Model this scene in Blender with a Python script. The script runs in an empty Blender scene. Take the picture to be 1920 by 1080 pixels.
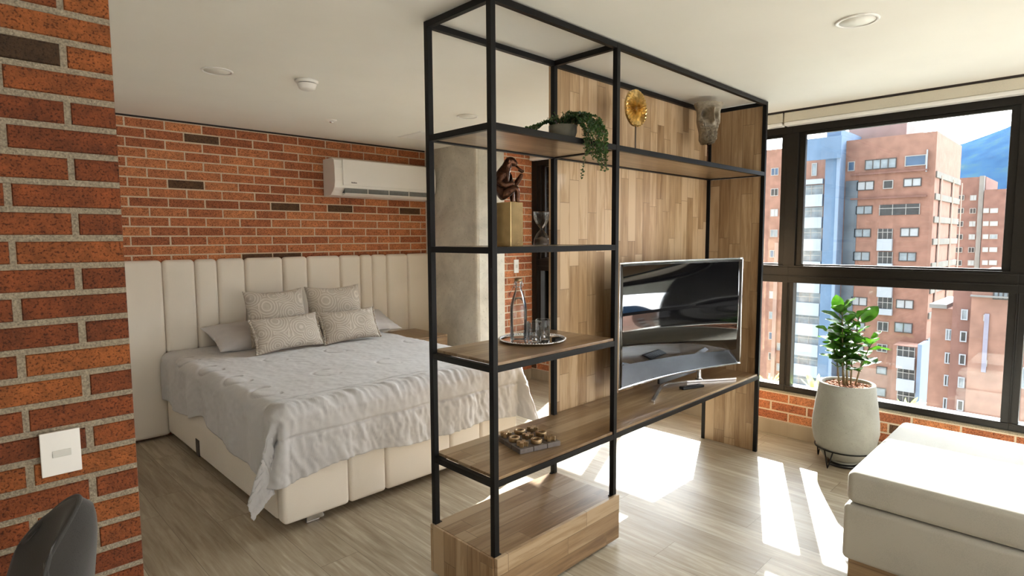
import bpy, bmesh, math, random
from mathutils import Vector, Matrix, noise
random.seed(7)
C = bpy.context.scene.collection
SC = bpy.context.scene
PI = math.pi

# ------------------------------------------------------------------ camera
F_PX, YAW, PITCH, ROLL, EYE = 1089.5, 0.7939, 0.0852, -0.0054, 1.48
fw = Vector((math.cos(YAW)*math.cos(PITCH), math.sin(YAW)*math.cos(PITCH), -math.sin(PITCH)))
rt = Vector((math.sin(YAW), -math.cos(YAW), 0)); up = rt.cross(fw)
rt2 = rt*math.cos(ROLL)+up*math.sin(ROLL); up2 = -rt*math.sin(ROLL)+up*math.cos(ROLL)
cd = bpy.data.cameras.new('camera'); cam = bpy.data.objects.new('camera', cd); C.objects.link(cam)
M = Matrix((rt2, up2, -fw)).transposed().to_4x4(); M.translation = Vector((0, 0, EYE))
cam.matrix_world = M
cd.sensor_fit = 'HORIZONTAL'; cd.sensor_width = 36; cd.lens = F_PX*36/1920
cd.clip_start = .02; cd.clip_end = 8000
SC.camera = cam

def at(px, py, ax, v):
    "the point of plane axis=v seen at a photo pixel: used to size the far buildings"
    d = fw*F_PX + rt2*(px-960) - up2*(py-540)
    o = Vector((0, 0, EYE)); t = (v-o[ax])/d[ax]
    return o+d*t

# ------------------------------------------------------------------ light
SC.view_settings.view_transform = 'Standard'
SC.view_settings.look = 'None'
SC.cycles.max_bounces = 16; SC.cycles.diffuse_bounces = 10; SC.cycles.glossy_bounces = 4; SC.cycles.transparent_max_bounces = 24
SC.view_settings.exposure = 1.9
SC.view_settings.gamma = 1.0
SC.view_settings.use_curve_mapping = False
w = bpy.data.worlds.new('world'); SC.world = w; w.use_nodes = True
nt = w.node_tree; nt.nodes.clear()
tc = nt.nodes.new('ShaderNodeTexCoord'); sx = nt.nodes.new('ShaderNodeSeparateXYZ')
cr = nt.nodes.new('ShaderNodeValToRGB'); bg = nt.nodes.new('ShaderNodeBackground'); ow = nt.nodes.new('ShaderNodeOutputWorld')
nt.links.new(tc.outputs['Generated'], sx.inputs[0]); nt.links.new(sx.outputs['Z'], cr.inputs[0])
cr.color_ramp.elements[0].position = 0.0; cr.color_ramp.elements[0].color = (1, .985, .975, 1)
cr.color_ramp.elements[1].position = .8; cr.color_ramp.elements[1].color = (.78, .88, 1, 1)
nt.links.new(cr.outputs[0], bg.inputs[0])
# the sky is brighter on the sun's side than behind the camera
SKY_LO, SKY_HI = .74, 7.2
dt = nt.nodes.new('ShaderNodeVectorMath'); dt.operation = 'DOT_PRODUCT'; dt.inputs[1].default_value = Vector((1, .444, .65)).normalized()
mr = nt.nodes.new('ShaderNodeMapRange'); mr.inputs['From Min'].default_value = -.1; mr.inputs['From Max'].default_value = .9
mr.inputs['To Min'].default_value = SKY_LO; mr.inputs['To Max'].default_value = SKY_HI; mr.interpolation_type = 'SMOOTHSTEP'
nt.links.new(tc.outputs['Generated'], dt.inputs[0]); nt.links.new(dt.outputs['Value'], mr.inputs['Value']); nt.links.new(mr.outputs[0], bg.inputs[1])
nt.links.new(bg.outputs[0], ow.inputs[0])
sd = bpy.data.lights.new('sun', 'SUN'); sun = bpy.data.objects.new('sun', sd); C.objects.link(sun)
sd.energy = 10; sd.angle = math.radians(.5); sd.color = (1, .965, .90)
# added fill lamp behind the camera, in front of the closed rear wall
ad = bpy.data.lights.new('rear_fill_light', 'AREA'); al = bpy.data.objects.new('rear_fill_light', ad); C.objects.link(al)
ad.shape = 'RECTANGLE'; ad.size = 4.2; ad.size_y = 1.9; ad.energy = 25; ad.color = (.97, .97, 1)
al.location = (2.2, -3.36, 1.3); al.rotation_euler = (PI/2, 0, 0)
sun.rotation_euler = Vector((-1, -.444, -.665)).to_track_quat('-Z', 'Y').to_euler()

# ------------------------------------------------------------------ materials
def nmat(name):
    m = bpy.data.materials.new(name); m.use_nodes = True
    t = m.node_tree; b = t.nodes['Principled BSDF']
    return m, t, b
def N(t, kind, **kw):
    n = t.nodes.new(kind)
    for k, v in kw.items():
        if k in n.inputs: n.inputs[k].default_value = v
        else: setattr(n, k, v)
    return n
def ramp(t, fac, stops):
    r = t.nodes.new('ShaderNodeValToRGB'); e = r.color_ramp.elements
    e[0].position = stops[0][0]; e[0].color = (*stops[0][1], 1)
    e[1].position = stops[-1][0]; e[1].color = (*stops[-1][1], 1)
    for p, c in stops[1:-1]:
        x = e.new(p); x.color = (*c, 1)
    t.links.new(fac, r.inputs[0]); return r
def objco(t, scale=(1, 1, 1), rot=(0, 0, 0), loc=(0, 0, 0)):
    tc = t.nodes.new('ShaderNodeTexCoord'); mp = t.nodes.new('ShaderNodeMapping')
    mp.inputs['Scale'].default_value = scale; mp.inputs['Rotation'].default_value = rot; mp.inputs['Location'].default_value = loc
    t.links.new(tc.outputs['Object'], mp.inputs[0]); return mp.outputs[0]
def bump(t, b, h, strength=.3, dist=.01):
    n = N(t, 'ShaderNodeBump', Strength=strength, Distance=dist); t.links.new(h, n.inputs['Height'])
    t.links.new(n.outputs[0], b.inputs['Normal']); return n
def plain(name, col, rough=.5, metal=0, nscale=None, var=.12, bs=0, bd=.002, spec=.5):
    m, t, b = nmat(name); b.inputs['Roughness'].default_value = rough; b.inputs['Metallic'].default_value = metal
    b.inputs['Specular IOR Level'].default_value = spec
    if nscale:
        n = N(t, 'ShaderNodeTexNoise', Scale=nscale, Detail=6.0); t.links.new(objco(t), n.inputs['Vector'])
        lo = tuple(max(0, c*(1-var)) for c in col); hi = tuple(min(1, c*(1+var)) for c in col)
        r = ramp(t, n.outputs[0], [(.3, lo), (.7, hi)]); t.links.new(r.outputs[0], b.inputs['Base Color'])
        if bs: bump(t, b, n.outputs[0], bs, bd)
    else: b.inputs['Base Color'].default_value = (*col, 1)
    return m
def fabric(name, col, scale=600, var=.08, bs=.25, rough=.9, sheen=.2, mott=3):
    m, t, b = nmat(name); b.inputs['Roughness'].default_value = rough
    b.inputs['Sheen Weight'].default_value = sheen; b.inputs['Specular IOR Level'].default_value = .2
    co = objco(t)
    n = N(t, 'ShaderNodeTexNoise', Scale=float(scale), Detail=2.0); t.links.new(co, n.inputs['Vector'])
    n2 = N(t, 'ShaderNodeTexNoise', Scale=float(mott), Detail=5.0); t.links.new(co, n2.inputs['Vector'])
    mx = N(t, 'ShaderNodeMath', operation='ADD'); t.links.new(n.outputs[0], mx.inputs[0]); t.links.new(n2.outputs[0], mx.inputs[1])
    r = ramp(t, mx.outputs[0], [(.75, tuple(c*(1-var) for c in col)), (1.0, tuple(min(1, c*(1+var)) for c in col))])
    hf = N(t, 'ShaderNodeMath', operation='MULTIPLY'); t.links.new(mx.outputs[0], hf.inputs[0]); hf.inputs[1].default_value = 1
    t.links.new(r.outputs[0], b.inputs['Base Color'])
    bump(t, b, n.outputs[0], bs, .0015)
    return m
def brick_face(name, lo, mid, hi, dark):
    "brick faces: each brick carries its own tone, with burnt specks"
    m, t, b = nmat(name); b.inputs['Roughness'].default_value = .75; b.inputs['Specular IOR Level'].default_value = .3
    a = N(t, 'ShaderNodeAttribute', attribute_name='tone')
    r = ramp(t, a.outputs['Fac'], [(0, dark), (.08, lo), (.5, mid), (1, hi)])
    co = objco(t)
    n = N(t, 'ShaderNodeTexNoise', Scale=55.0, Detail=6.0, Roughness=.7); t.links.new(co, n.inputs['Vector'])
    n2 = N(t, 'ShaderNodeTexNoise', Scale=170.0, Detail=3.0); t.links.new(co, n2.inputs['Vector'])
    n3 = N(t, 'ShaderNodeTexNoise', Scale=14.0, Detail=3.0); t.links.new(co, n3.inputs['Vector'])
    sp = ramp(t, n2.outputs[0], [(.36, (.35, .28, .24)), (.47, (1, 1, 1))])
    md = ramp(t, n.outputs[0], [(.3, (.62, .6, .6)), (.7, (1.22, 1.16, 1.1))])
    ml = ramp(t, n3.outputs[0], [(.3, (.8, .8, .82)), (.7, (1.15, 1.12, 1.05))])
    def mul(x, y):
        q = N(t, 'ShaderNodeMix', data_type='RGBA', blend_type='MULTIPLY'); q.inputs[0].default_value = 1
        t.links.new(x, q.inputs[6]); t.links.new(y, q.inputs[7]); return q.outputs[2]
    c = mul(mul(mul(r.outputs[0], md.outputs[0]), sp.outputs[0]), ml.outputs[0])
    t.links.new(c, b.inputs['Base Color'])
    ad = N(t, 'ShaderNodeMath', operation='ADD'); t.links.new(n.outputs[0], ad.inputs[0]); t.links.new(n2.outputs[0], ad.inputs[1])
    bump(t, b, ad.outputs[0], .7, .004)
    return m
def staves(name, axis_rot, stops, lw=.42, sw=.075, rough=.38, grain=1.55, gap=.0012, loc=(0, 0, 0), cjit=1.0):
    "solid-wood stave board: short staves glued side by side, grain along them. axis_rot maps object xyz so staves run along texture x, rows along y"
    m, t, b = nmat(name); b.inputs['Roughness'].default_value = rough
    co = objco(t, rot=axis_rot, loc=loc)
    # every row is shifted by its own amount
    sp_ = t.nodes.new('ShaderNodeSeparateXYZ'); t.links.new(co, sp_.inputs[0])
    dv = N(t, 'ShaderNodeMath', operation='DIVIDE'); t.links.new(sp_.outputs['Y'], dv.inputs[0]); dv.inputs[1].default_value = sw
    fl = N(t, 'ShaderNodeMath', operation='FLOOR'); t.links.new(dv.outputs[0], fl.inputs[0])
    wn = N(t, 'ShaderNodeTexWhiteNoise', noise_dimensions='1D'); t.links.new(fl.outputs[0], wn.inputs['W'])
    ma = N(t, 'ShaderNodeMath', operation='MULTIPLY_ADD'); t.links.new(wn.outputs['Value'], ma.inputs[0]); ma.inputs[1].default_value = lw; t.links.new(sp_.outputs['X'], ma.inputs[2])
    cb = t.nodes.new('ShaderNodeCombineXYZ'); t.links.new(ma.outputs[0], cb.inputs['X']); t.links.new(sp_.outputs['Y'], cb.inputs['Y']); co = cb.outputs[0]
    br = t.nodes.new('ShaderNodeTexBrick'); br.offset = 0; br.squash = 1
    br.inputs['Color1'].default_value = (0, 0, 0, 1); br.inputs['Color2'].default_value = (1, 1, 1, 1); br.inputs['Mortar'].default_value = (.5, .5, .5, 1)
    br.inputs['Scale'].default_value = 1; br.inputs['Mortar Size'].default_value = gap; br.inputs['Mortar Smooth'].default_value = .1
    br.inputs['Brick Width'].default_value = lw; br.inputs['Row Height'].default_value = sw
    t.links.new(co, br.inputs['Vector'])
    mp = t.nodes.new('ShaderNodeMapping'); mp.inputs['Scale'].default_value = (3.2, 42, 42); t.links.new(co, mp.inputs[0])
    # each stave gets its own grain
    ad = N(t, 'ShaderNodeVectorMath', operation='MULTIPLY_ADD'); t.links.new(br.outputs['Color'], ad.inputs[0]); ad.inputs[1].default_value = (31, 17, 5); t.links.new(mp.outputs[0], ad.inputs[2])
    n = N(t, 'ShaderNodeTexNoise', Scale=1.0, Detail=7.0, Roughness=.62, Distortion=.6); t.links.new(ad.outputs[0], n.inputs['Vector'])
    mp2 = t.nodes.new('ShaderNodeMapping'); mp2.inputs['Scale'].default_value = (1.3, 9, 9); t.links.new(co, mp2.inputs[0])
    ad2 = N(t, 'ShaderNodeVectorMath', operation='MULTIPLY_ADD'); t.links.new(br.outputs['Color'], ad2.inputs[0]); ad2.inputs[1].default_value = (13, 7, 3); t.links.new(mp2.outputs[0], ad2.inputs[2])
    n2 = N(t, 'ShaderNodeTexNoise', Scale=1.0, Detail=3.0, Distortion=1.2); t.links.new(ad2.outputs[0], n2.inputs['Vector'])
    m1 = N(t, 'ShaderNodeMath', operation='MULTIPLY_ADD'); t.links.new(br.outputs['Color'], m1.inputs[0]); m1.inputs[1].default_value = .42*cjit
    g1 = N(t, 'ShaderNodeMath', operation='MULTIPLY_ADD'); t.links.new(n.outputs[0], g1.inputs[0]); g1.inputs[1].default_value = .55*grain
    g2 = N(t, 'ShaderNodeMath', operation='MULTIPLY'); t.links.new(n2.outputs[0], g2.inputs[0]); g2.inputs[1].default_value = .5
    t.links.new(g2.outputs[0], g1.inputs[2]); t.links.new(g1.outputs[0], m1.inputs[2])
    r = ramp(t, m1.outputs[0], stops)
    q = N(t, 'ShaderNodeMix', data_type='RGBA', blend_type='MULTIPLY'); t.links.new(br.outputs['Fac'], q.inputs[0])
    t.links.new(r.outputs[0], q.inputs[6]); q.inputs[7].default_value = (.45, .42, .4, 1)
    t.links.new(q.outputs[2], b.inputs['Base Color'])
    bump(t, b, n.outputs[0], .12, .001)
    return m
def glass(name, tint=(1, 1, 1), refl=1.0, ior=1.45, base=0.0):
    m = bpy.data.materials.new(name); m.use_nodes = True; t = m.node_tree; t.nodes.clear()
    o = t.nodes.new('ShaderNodeOutputMaterial'); mx = t.nodes.new('ShaderNodeMixShader')
    tr = t.nodes.new('ShaderNodeBsdfTransparent'); tr.inputs[0].default_value = (*tint, 1)
    gl = t.nodes.new('ShaderNodeBsdfGlossy'); gl.inputs['Roughness'].default_value = .01
    fr = N(t, 'ShaderNodeFresnel', IOR=ior)
    mu = N(t, 'ShaderNodeMath', operation='MULTIPLY_ADD', use_clamp=True); t.links.new(fr.outputs[0], mu.inputs[0]); mu.inputs[1].default_value = refl; mu.inputs[2].default_value = base
    t.links.new(mu.outputs[0], mx.inputs[0]); t.links.new(tr.outputs[0], mx.inputs[1]); t.links.new(gl.outputs[0], mx.inputs[2])
    t.links.new(mx.outputs[0], o.inputs[0]); return m

RX, RY, RZ = (PI/2, 0, 0), (0, PI/2, 0), (0, 0, PI/2)
MT = {}
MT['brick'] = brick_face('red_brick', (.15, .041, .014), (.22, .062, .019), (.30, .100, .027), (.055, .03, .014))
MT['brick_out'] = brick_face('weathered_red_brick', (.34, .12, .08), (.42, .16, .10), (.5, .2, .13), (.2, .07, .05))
MT['brick_back'] = brick_face('brightened_red_brick', (.35, .118, .056), (.49, .18, .082), (.62, .26, .115), (.12, .065, .035))  # copy of the red brick, colour raised where the bedroom light falls short
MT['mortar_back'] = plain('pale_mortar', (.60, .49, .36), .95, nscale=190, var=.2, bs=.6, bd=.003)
MT['mortar'] = plain('mortar', (.30, .255, .185), .95, nscale=190, var=.35, bs=1.0, bd=.006)
MT['plaster'] = plain('ceiling_plaster', (.80, .785, .73), .9, nscale=2.5, var=.02)
MT['white'] = plain('white_plastic', (.80, .79, .76), .35)
MT['whitepaint'] = plain('white_wall_paint', (.75, .74, .70), .85, nscale=3, var=.02)
MT['black'] = plain('black_metal', (.004, .004, .0043), .42, nscale=300, var=.2, spec=.22)
MT['alu'] = plain('dark_bronze_aluminium', (.010, .008, .006), .42, nscale=80, var=.15, spec=.3)
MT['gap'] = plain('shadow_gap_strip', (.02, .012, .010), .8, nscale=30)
MT['silver'] = plain('brushed_silver', (.72, .72, .74), .25, 1, nscale=200, var=.05)
MT['chrome'] = plain('mirror_chrome', (.85, .85, .87), .08, 1)
MT['gold'] = plain('hammered_gold', (.74, .54, .24), .28, 1, nscale=60, var=.3, bs=.3, bd=.003)
MT['gilt'] = plain('smooth_gilt', (.50, .36, .17), .22, 1, nscale=25, var=.15)
MT['brass'] = plain('aged_brass', (.42, .30, .17), .38, 1, nscale=90, var=.25, bs=.2)
MT['darkbronze'] = plain('dark_bronze', (.075, .032, .017), .33, .85, nscale=60, var=.5, bs=.9, bd=.006)
MT['blackplastic'] = plain('black_plastic', (.012, .012, .013), .3, nscale=50)
MT['stone'] = plain('carved_stone', (.30, .26, .20), .9, nscale=45, var=.25, bs=.5, bd=.003)
MT['soil'] = plain('bark_chips', (.30, .13, .07), .95, nscale=90, var=.8, bs=1, bd=.02)
MT['stem'] = plain('plant_stem', (.14, .11, .05), .8, nscale=60, var=.4)
MT['water'] = glass('bottle_glass', (.985, .992, .99), .85, 1.45, .0)
MT['pane'] = glass('window_glass', (.97, .985, .98), 1.0, 1.5, .0)
wood_stops = [(.45, (.17, .088, .036)), (.68, (.34, .21, .105)), (.90, (.46, .31, .17)), (1.15, (.57, .41, .25))]
MT['wood_v'] = staves('oak_staves_upright', (0, PI/2, 0), wood_stops)     # placeholder, real ones below
def pmat(name, order, **k):
    "staves with an explicit axis order: (along, across)"
    f = k.pop('shade', 1); m = staves(name, (0, 0, 0), [(p, tuple(c*f for c in q)) for p, q in wood_stops], **k); t = m.node_tree
    mp = [n for n in t.nodes if n.type == 'MAPPING' and n.inputs[0].links[0].from_node.type == 'TEX_COORD'][0]
    src = mp.inputs[0].links[0].from_socket
    se = t.nodes.new('ShaderNodeSeparateXYZ'); co = t.nodes.new('ShaderNodeCombineXYZ')
    t.links.new(src, se.inputs[0])
    for i, a in enumerate(order): t.links.new(se.outputs['XYZ'.index(a)], co.inputs[i])
    t.links.new(co.outputs[0], mp.inputs[0]); return m
MT['wood_zx'] = pmat('oak_staves_back_panel', 'ZXY', lw=.46, sw=.078)
MT['wood_zy'] = pmat('oak_staves_side_panel', 'ZYX', shade=.8, lw=.46, sw=.078)  # oak copy darkened for the panel side that gets little light
MT['wood_xy'] = pmat('oak_staves_shelf', 'XYZ', shade=.62, lw=.52, sw=.085, rough=.3)
MT['wood_xz'] = pmat('oak_staves_front', 'XZY', shade=.68, lw=.5, sw=.08)
for k in ('wood_zx', 'wood_zy', 'wood_xy', 'wood_xz'): MT[k].node_tree.nodes['Principled BSDF'].inputs['Coat Weight'].default_value = .15

floor_stops = [(.45, (.19, .14, .09)), (.68, (.29, .235, .165)), (.88, (.37, .31, .225)), (1.2, (.46, .40, .31))]
fm = staves('laminate_floor_planks', (0, 0, PI/2), floor_stops, lw=1.25, sw=.19, rough=.42, gap=.0012, cjit=.45, grain=1.75)
MT['floor'] = fm; fm.node_tree.nodes['Principled BSDF'].inputs['Specular IOR Level'].default_value = .24
bb = staves('laminate_baseboard', (0, 0, PI/2), floor_stops, lw=2.4, sw=.3, rough=.4, cjit=.3, grain=1.5)
MT['baseboard'] = bb
MT['upholstery'] = fabric('beige_linen_upholstery', (.72, .665, .585), 500, .06, .2, mott=2)
MT['comforter'] = fabric('pale_grey_cotton', (.53, .525, .53), 420, .04, .2)
MT['sheet'] = fabric('lilac_grey_cotton', (.52, .505, .51), 420, .04, .2)
MT['ottoman'] = fabric('cream_velvet', (.42, .41, .37), 300, .05, .2, mott=6)
MT['chair'] = fabric('grey_felt', (.042, .040, .038), 500, .2, .3)

def concrete(name, col, sc=3.0, var=.22):
    m, t, b = nmat(name); b.inputs['Roughness'].default_value = .8; b.inputs['Specular IOR Level'].default_value = .25
    co = objco(t)
    n = N(t, 'ShaderNodeTexNoise', Scale=sc, Detail=9.0, Roughness=.65, Distortion=.5); t.links.new(co, n.inputs['Vector'])
    r = ramp(t, n.outputs[0], [(.33, tuple(c*(1-var) for c in col)), (.5, col), (.68, tuple(c*(1+var) for c in col))])
    v = N(t, 'ShaderNodeTexNoise', Scale=sc*22, Detail=3.0); t.links.new(co, v.inputs['Vector'])
    pz = ramp(t, v.outputs[0], [(.30, (.72, .72, .7)), (.37, (1, 1, 1))])
    q = N(t, 'ShaderNodeMix', data_type='RGBA', blend_type='MULTIPLY'); q.inputs[0].default_value = 1
    t.links.new(r.outputs[0], q.inputs[6]); t.links.new(pz.outputs[0], q.inputs[7]); t.links.new(q.outputs[2], b.inputs['Base Color'])
    bump(t, b, n.outputs[0], .15, .01); return m
MT['concrete'] = concrete('raw_concrete', (.57, .54, .47))
MT['potcement'] = concrete('pale_cement', (.30, .30, .27), 7.0, .12)

def cushion_mat():
    m, t, b = nmat('embroidered_arch_pattern_linen'); b.inputs['Roughness'].default_value = .9; b.inputs['Specular IOR Level'].default_value = .2
    co = objco(t)
    v = N(t, 'ShaderNodeTexVoronoi', Scale=7.5, Randomness=.9); t.links.new(co, v.inputs['Vector'])
    s = N(t, 'ShaderNodeMath', operation='MULTIPLY'); t.links.new(v.outputs['Distance'], s.inputs[0]); s.inputs[1].default_value = 50
    s2 = N(t, 'ShaderNodeMath', operation='SINE'); t.links.new(s.outputs[0], s2.inputs[0])
    r = ramp(t, s2.outputs[0], [(.3, (.50, .45, .385)), (.75, (.64, .59, .52))])
    n = N(t, 'ShaderNodeTexNoise', Scale=350.0); t.links.new(co, n.inputs['Vector'])
    q = N(t, 'ShaderNodeMix', data_type='RGBA', blend_type='MULTIPLY'); q.inputs[0].default_value = .25
    t.links.new(r.outputs[0], q.inputs[6]); t.links.new(n.outputs[0], q.inputs[7]); t.links.new(q.outputs[2], b.inputs['Base Color'])
    bump(t, b, s2.outputs[0], .35, .002); return m
MT['cushion'] = cushion_mat()
def leaf_mat(name, lo, hi, rough=.35):
    m, t, b = nmat(name); b.inputs['Roughness'].default_value = rough
    n = N(t, 'ShaderNodeTexNoise', Scale=14.0, Detail=2.0); t.links.new(objco(t), n.inputs['Vector'])
    r = ramp(t, n.outputs[0], [(.35, lo), (.65, hi)]); t.links.new(r.outputs[0], b.inputs['Base Color'])
    tl = t.nodes.new('ShaderNodeBsdfTranslucent'); mx = t.nodes.new('ShaderNodeMixShader'); mx.inputs[0].default_value = .35
    q = N(t, 'ShaderNodeMix', data_type='RGBA', blend_type='MULTIPLY'); q.inputs[0].default_value = 1
    t.links.new(r.outputs[0], q.inputs[6]); q.inputs[7].default_value = (1.6, 1.9, .6, 1)
    t.links.new(q.outputs[2], tl.inputs[0]); o = t.nodes['Material Output']
    t.links.new(b.outputs[0], mx.inputs[1]); t.links.new(tl.outputs[0], mx.inputs[2]); t.links.new(mx.outputs[0], o.inputs[0])
    return m
MT['leaf'] = leaf_mat('glossy_green_leaf', (.018, .055, .010), (.05, .125, .018))
MT['vine'] = leaf_mat('small_dark_leaf', (.02, .05, .02), (.06, .12, .045), .5)
MT['spiky'] = leaf_mat('yellow_green_leaf', (.25, .38, .10), (.55, .62, .25), .5)

# ------------------------------------------------------------------ geometry helpers
def bx(bm, x0, x1, y0, y1, z0, z1, mi=0):
    v = [bm.verts.new(p) for p in ((x0,y0,z0),(x1,y0,z0),(x1,y1,z0),(x0,y1,z0),(x0,y0,z1),(x1,y0,z1),(x1,y1,z1),(x0,y1,z1))]
    for f in ((3,2,1,0),(4,5,6,7),(0,1,5,4),(1,2,6,5),(2,3,7,6),(3,0,4,7)):
        q = bm.faces.new([v[i] for i in f]); q.material_index = mi
    return v
def lathe(bm, prof, seg=32, c=(0, 0, 0), mi=0, axis='Z'):
    rings = []
    for r, z in prof:
        ring = []
        for i in range(seg):
            a = 2*PI*i/seg
            p = (r*math.cos(a), r*math.sin(a), z) if axis == 'Z' else (z, r*math.cos(a), r*math.sin(a))
            ring.append(bm.verts.new((c[0]+p[0], c[1]+p[1], c[2]+p[2])))
        rings.append(ring)
    for a, b in zip(rings, rings[1:]):
        for i in range(seg):
            f = bm.faces.new((a[i], a[(i+1) % seg], b[(i+1) % seg], b[i])); f.material_index = mi; f.smooth = True
    for ring, rev in ((rings[0], True), (rings[-1], False)):
        if (Vector(ring[0].co)-Vector(ring[seg//2].co)).length > 1e-4:
            f = bm.faces.new(ring[::-1] if rev else ring); f.material_index = mi
    return rings
def tube(bm, pts, r, seg=8, mi=0, closed=False):
    pts = [Vector(p) for p in pts]; n = len(pts); rs = r if hasattr(r, '__len__') else [r]*n
    rings = []
    for i, p in enumerate(pts):
        a = pts[i-1] if (i or closed) else p; b = pts[(i+1) % n] if (i < n-1 or closed) else p
        d = (b-a).normalized(); u = d.cross(Vector((0, 0, 1)))
        if u.length < .05: u = d.cross(Vector((0, 1, 0)))
        u.normalize(); v = d.cross(u)
        rings.append([bm.verts.new(p+(u*math.cos(2*PI*k/seg)+v*math.sin(2*PI*k/seg))*rs[i]) for k in range(seg)])
    pr = list(zip(rings, rings[1:])) + ([(rings[-1], rings[0])] if closed else [])
    for a, b in pr:
        for k in range(seg):
            f = bm.faces.new((a[k], a[(k+1) % seg], b[(k+1) % seg], b[k])); f.material_index = mi; f.smooth = True
    if not closed:
        bm.faces.new(rings[0]).material_index = mi; bm.faces.new(rings[-1][::-1]).material_index = mi
def obj(name, bm, mats, parent=None, bevel=0, smooth=False, seg=2, subsurf=0, keep=False):
    if not keep: bmesh.ops.recalc_face_normals(bm, faces=bm.faces)
    me = bpy.data.meshes.new(name); bm.to_mesh(me); bm.free()
    o = bpy.data.objects.new(name, me); C.objects.link(o)
    for m in (mats if isinstance(mats, (list, tuple)) else [mats]): me.materials.append(m)
    if parent: o.parent = parent
    if smooth: me.polygons.foreach_set('use_smooth', [True]*len(me.polygons))
    if bevel:
        b = o.modifiers.new('bevel', 'BEVEL'); b.width = bevel; b.segments = seg; b.limit_method = 'ANGLE'; b.harden_normals = False
    if subsurf:
        s = o.modifiers.new('sub', 'SUBSURF'); s.levels = s.render_levels = subsurf
    return o
def boxo(name, dims, mat, parent=None, bevel=0, seg=2, smooth=False):
    bm = bmesh.new(); bx(bm, *dims); return obj(name, bm, mat, parent, bevel, smooth, seg)
def thing(name, label, cat, loc=(0, 0, 0), rz=0, group=None):
    o = bpy.data.objects.new(name, None); C.objects.link(o); o.location = loc; o.rotation_euler = (0, 0, rz)
    o.empty_display_size = .1
    return tag(o, label, cat, group)
def tag(o, label, cat, group=None):
    o['label'] = label; o['category'] = cat
    if group: o['group'] = group
    return o
def struct(o, label=None):
    o['kind'] = 'structure'
    if label: o['label'] = label
    return o
def kids(root, loc):
    "children were built in world coordinates: put them back relative to the root"
    for ch in C.objects:
        if ch.parent == root and ch.get('w', 1): pass
def shift(bm, v):
    bmesh.ops.translate(bm, verts=bm.verts, vec=v)

def brick_wall(name, o, u, n, width, zlo, zhi, zph, uph, length=.2545, pitch=.0705, joint=.011, prot=.004, thick=.1, mats=None, holes=()):
    """o: origin point of the wall face at u=0,z=0; u: unit direction along; n: outward normal. zph: height of a bed joint, uph: place of an upright joint in the row above it"""
    o = Vector(o); u = Vector(u); n = Vector(n); bm = bmesh.new(); tone = bm.loops.layers.float.new('tone')
    def P(a, z, d): q = o+u*a+n*d; return (q.x, q.y, z)
    # mortar slab, with the hidden thickness behind
    s = [bm.verts.new(P(a, z, d)) for d in (-thick, 0) for (a, z) in ((0, zlo), (width, zlo), (width, zhi), (0, zhi))]
    for f in ((0,1,2,3),(7,6,5,4),(0,4,5,1),(1,5,6,2),(2,6,7,3),(3,7,4,0)):
        bm.faces.new([s[i] for i in f]).material_index = 1
    k0 = math.floor((zlo-zph)/pitch)-1; r = random.Random(name)
    k = k0
    while zph+k*pitch < zhi:
        z0 = max(zph+k*pitch+joint/2, zlo); z1 = min(zph+(k+1)*pitch-joint/2, zhi)
        if z1-z0 > .006:
            off = uph + (0 if k % 2 == 0 else length/2)
            j = math.floor(-off/length)-1
            while off+j*length < width:
                jt = r.uniform(-.0015, .0015)
                a0 = max(off+j*length+joint/2+jt, 0); a1 = min(off+(j+1)*length-joint/2+jt, width)
                if a1-a0 > .006:
                    t = r.random(); t = 0 if r.random() < .035 else .12+.88*t
                    dz = r.uniform(-.0008, .0008); e = .0022; pr = prot+r.uniform(-.001, .001)
                    v = [bm.verts.new(P(*q)) for q in ((a0, z0+dz, 0), (a1, z0+dz, 0), (a1, z1+dz, 0), (a0, z1+dz, 0), (a0+e, z0+e+dz, pr), (a1-e, z0+e+dz, pr), (a1-e, z1-e+dz, pr), (a0+e, z1-e+dz, pr))]
                    for f in ((4,5,6,7),(0,1,5,4),(1,2,6,5),(2,3,7,6),(3,0,4,7)):
                        q = bm.faces.new([v[i] for i in f]); q.material_index = 0
                        for l in q.loops: l[tone] = t
                j += 1
        k += 1
    ob = obj(name, bm, mats or [MT['brick'], MT['mortar']])
    return ob

# ------------------------------------------------------------------ room shell
H = 2.375
XW, YB, YN = 4.405, 4.93, 1.87          # inner faces: window wall, headboard wall, near brick wall
bm = bmesh.new(); bx(bm, -1.7, XW+.15, -3.4, YB+.1, -.12, 0); struct(obj('floor', bm, MT['floor']), 'pale grey-brown wood-look plank floor')
bm = bmesh.new(); bx(bm, -1.7, XW+.20, -3.4, YB+.1, H, H+.15); struct(obj('ceiling', bm, MT['plaster']), 'flat off-white ceiling')
# near brick wall (left edge of the picture), 33 courses
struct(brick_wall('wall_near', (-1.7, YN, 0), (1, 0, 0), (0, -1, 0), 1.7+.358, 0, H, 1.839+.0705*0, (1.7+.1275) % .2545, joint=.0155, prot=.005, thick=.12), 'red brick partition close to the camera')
# headboard wall
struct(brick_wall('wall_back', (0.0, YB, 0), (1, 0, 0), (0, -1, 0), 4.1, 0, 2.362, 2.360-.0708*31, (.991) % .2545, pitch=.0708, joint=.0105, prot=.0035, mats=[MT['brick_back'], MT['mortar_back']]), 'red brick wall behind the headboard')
struct(brick_wall('wall_alcove', (3.95, 4.19, 0), (1, 0, 0), (0, -1, 0), 4.405-3.95+.1, 0, 2.362, 2.360-.0708*31, .1, pitch=.0708, joint=.0105, prot=.0035, mats=[MT['brick_back'], MT['mortar_back']]), 'narrow red brick wall between pillar and window')
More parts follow.
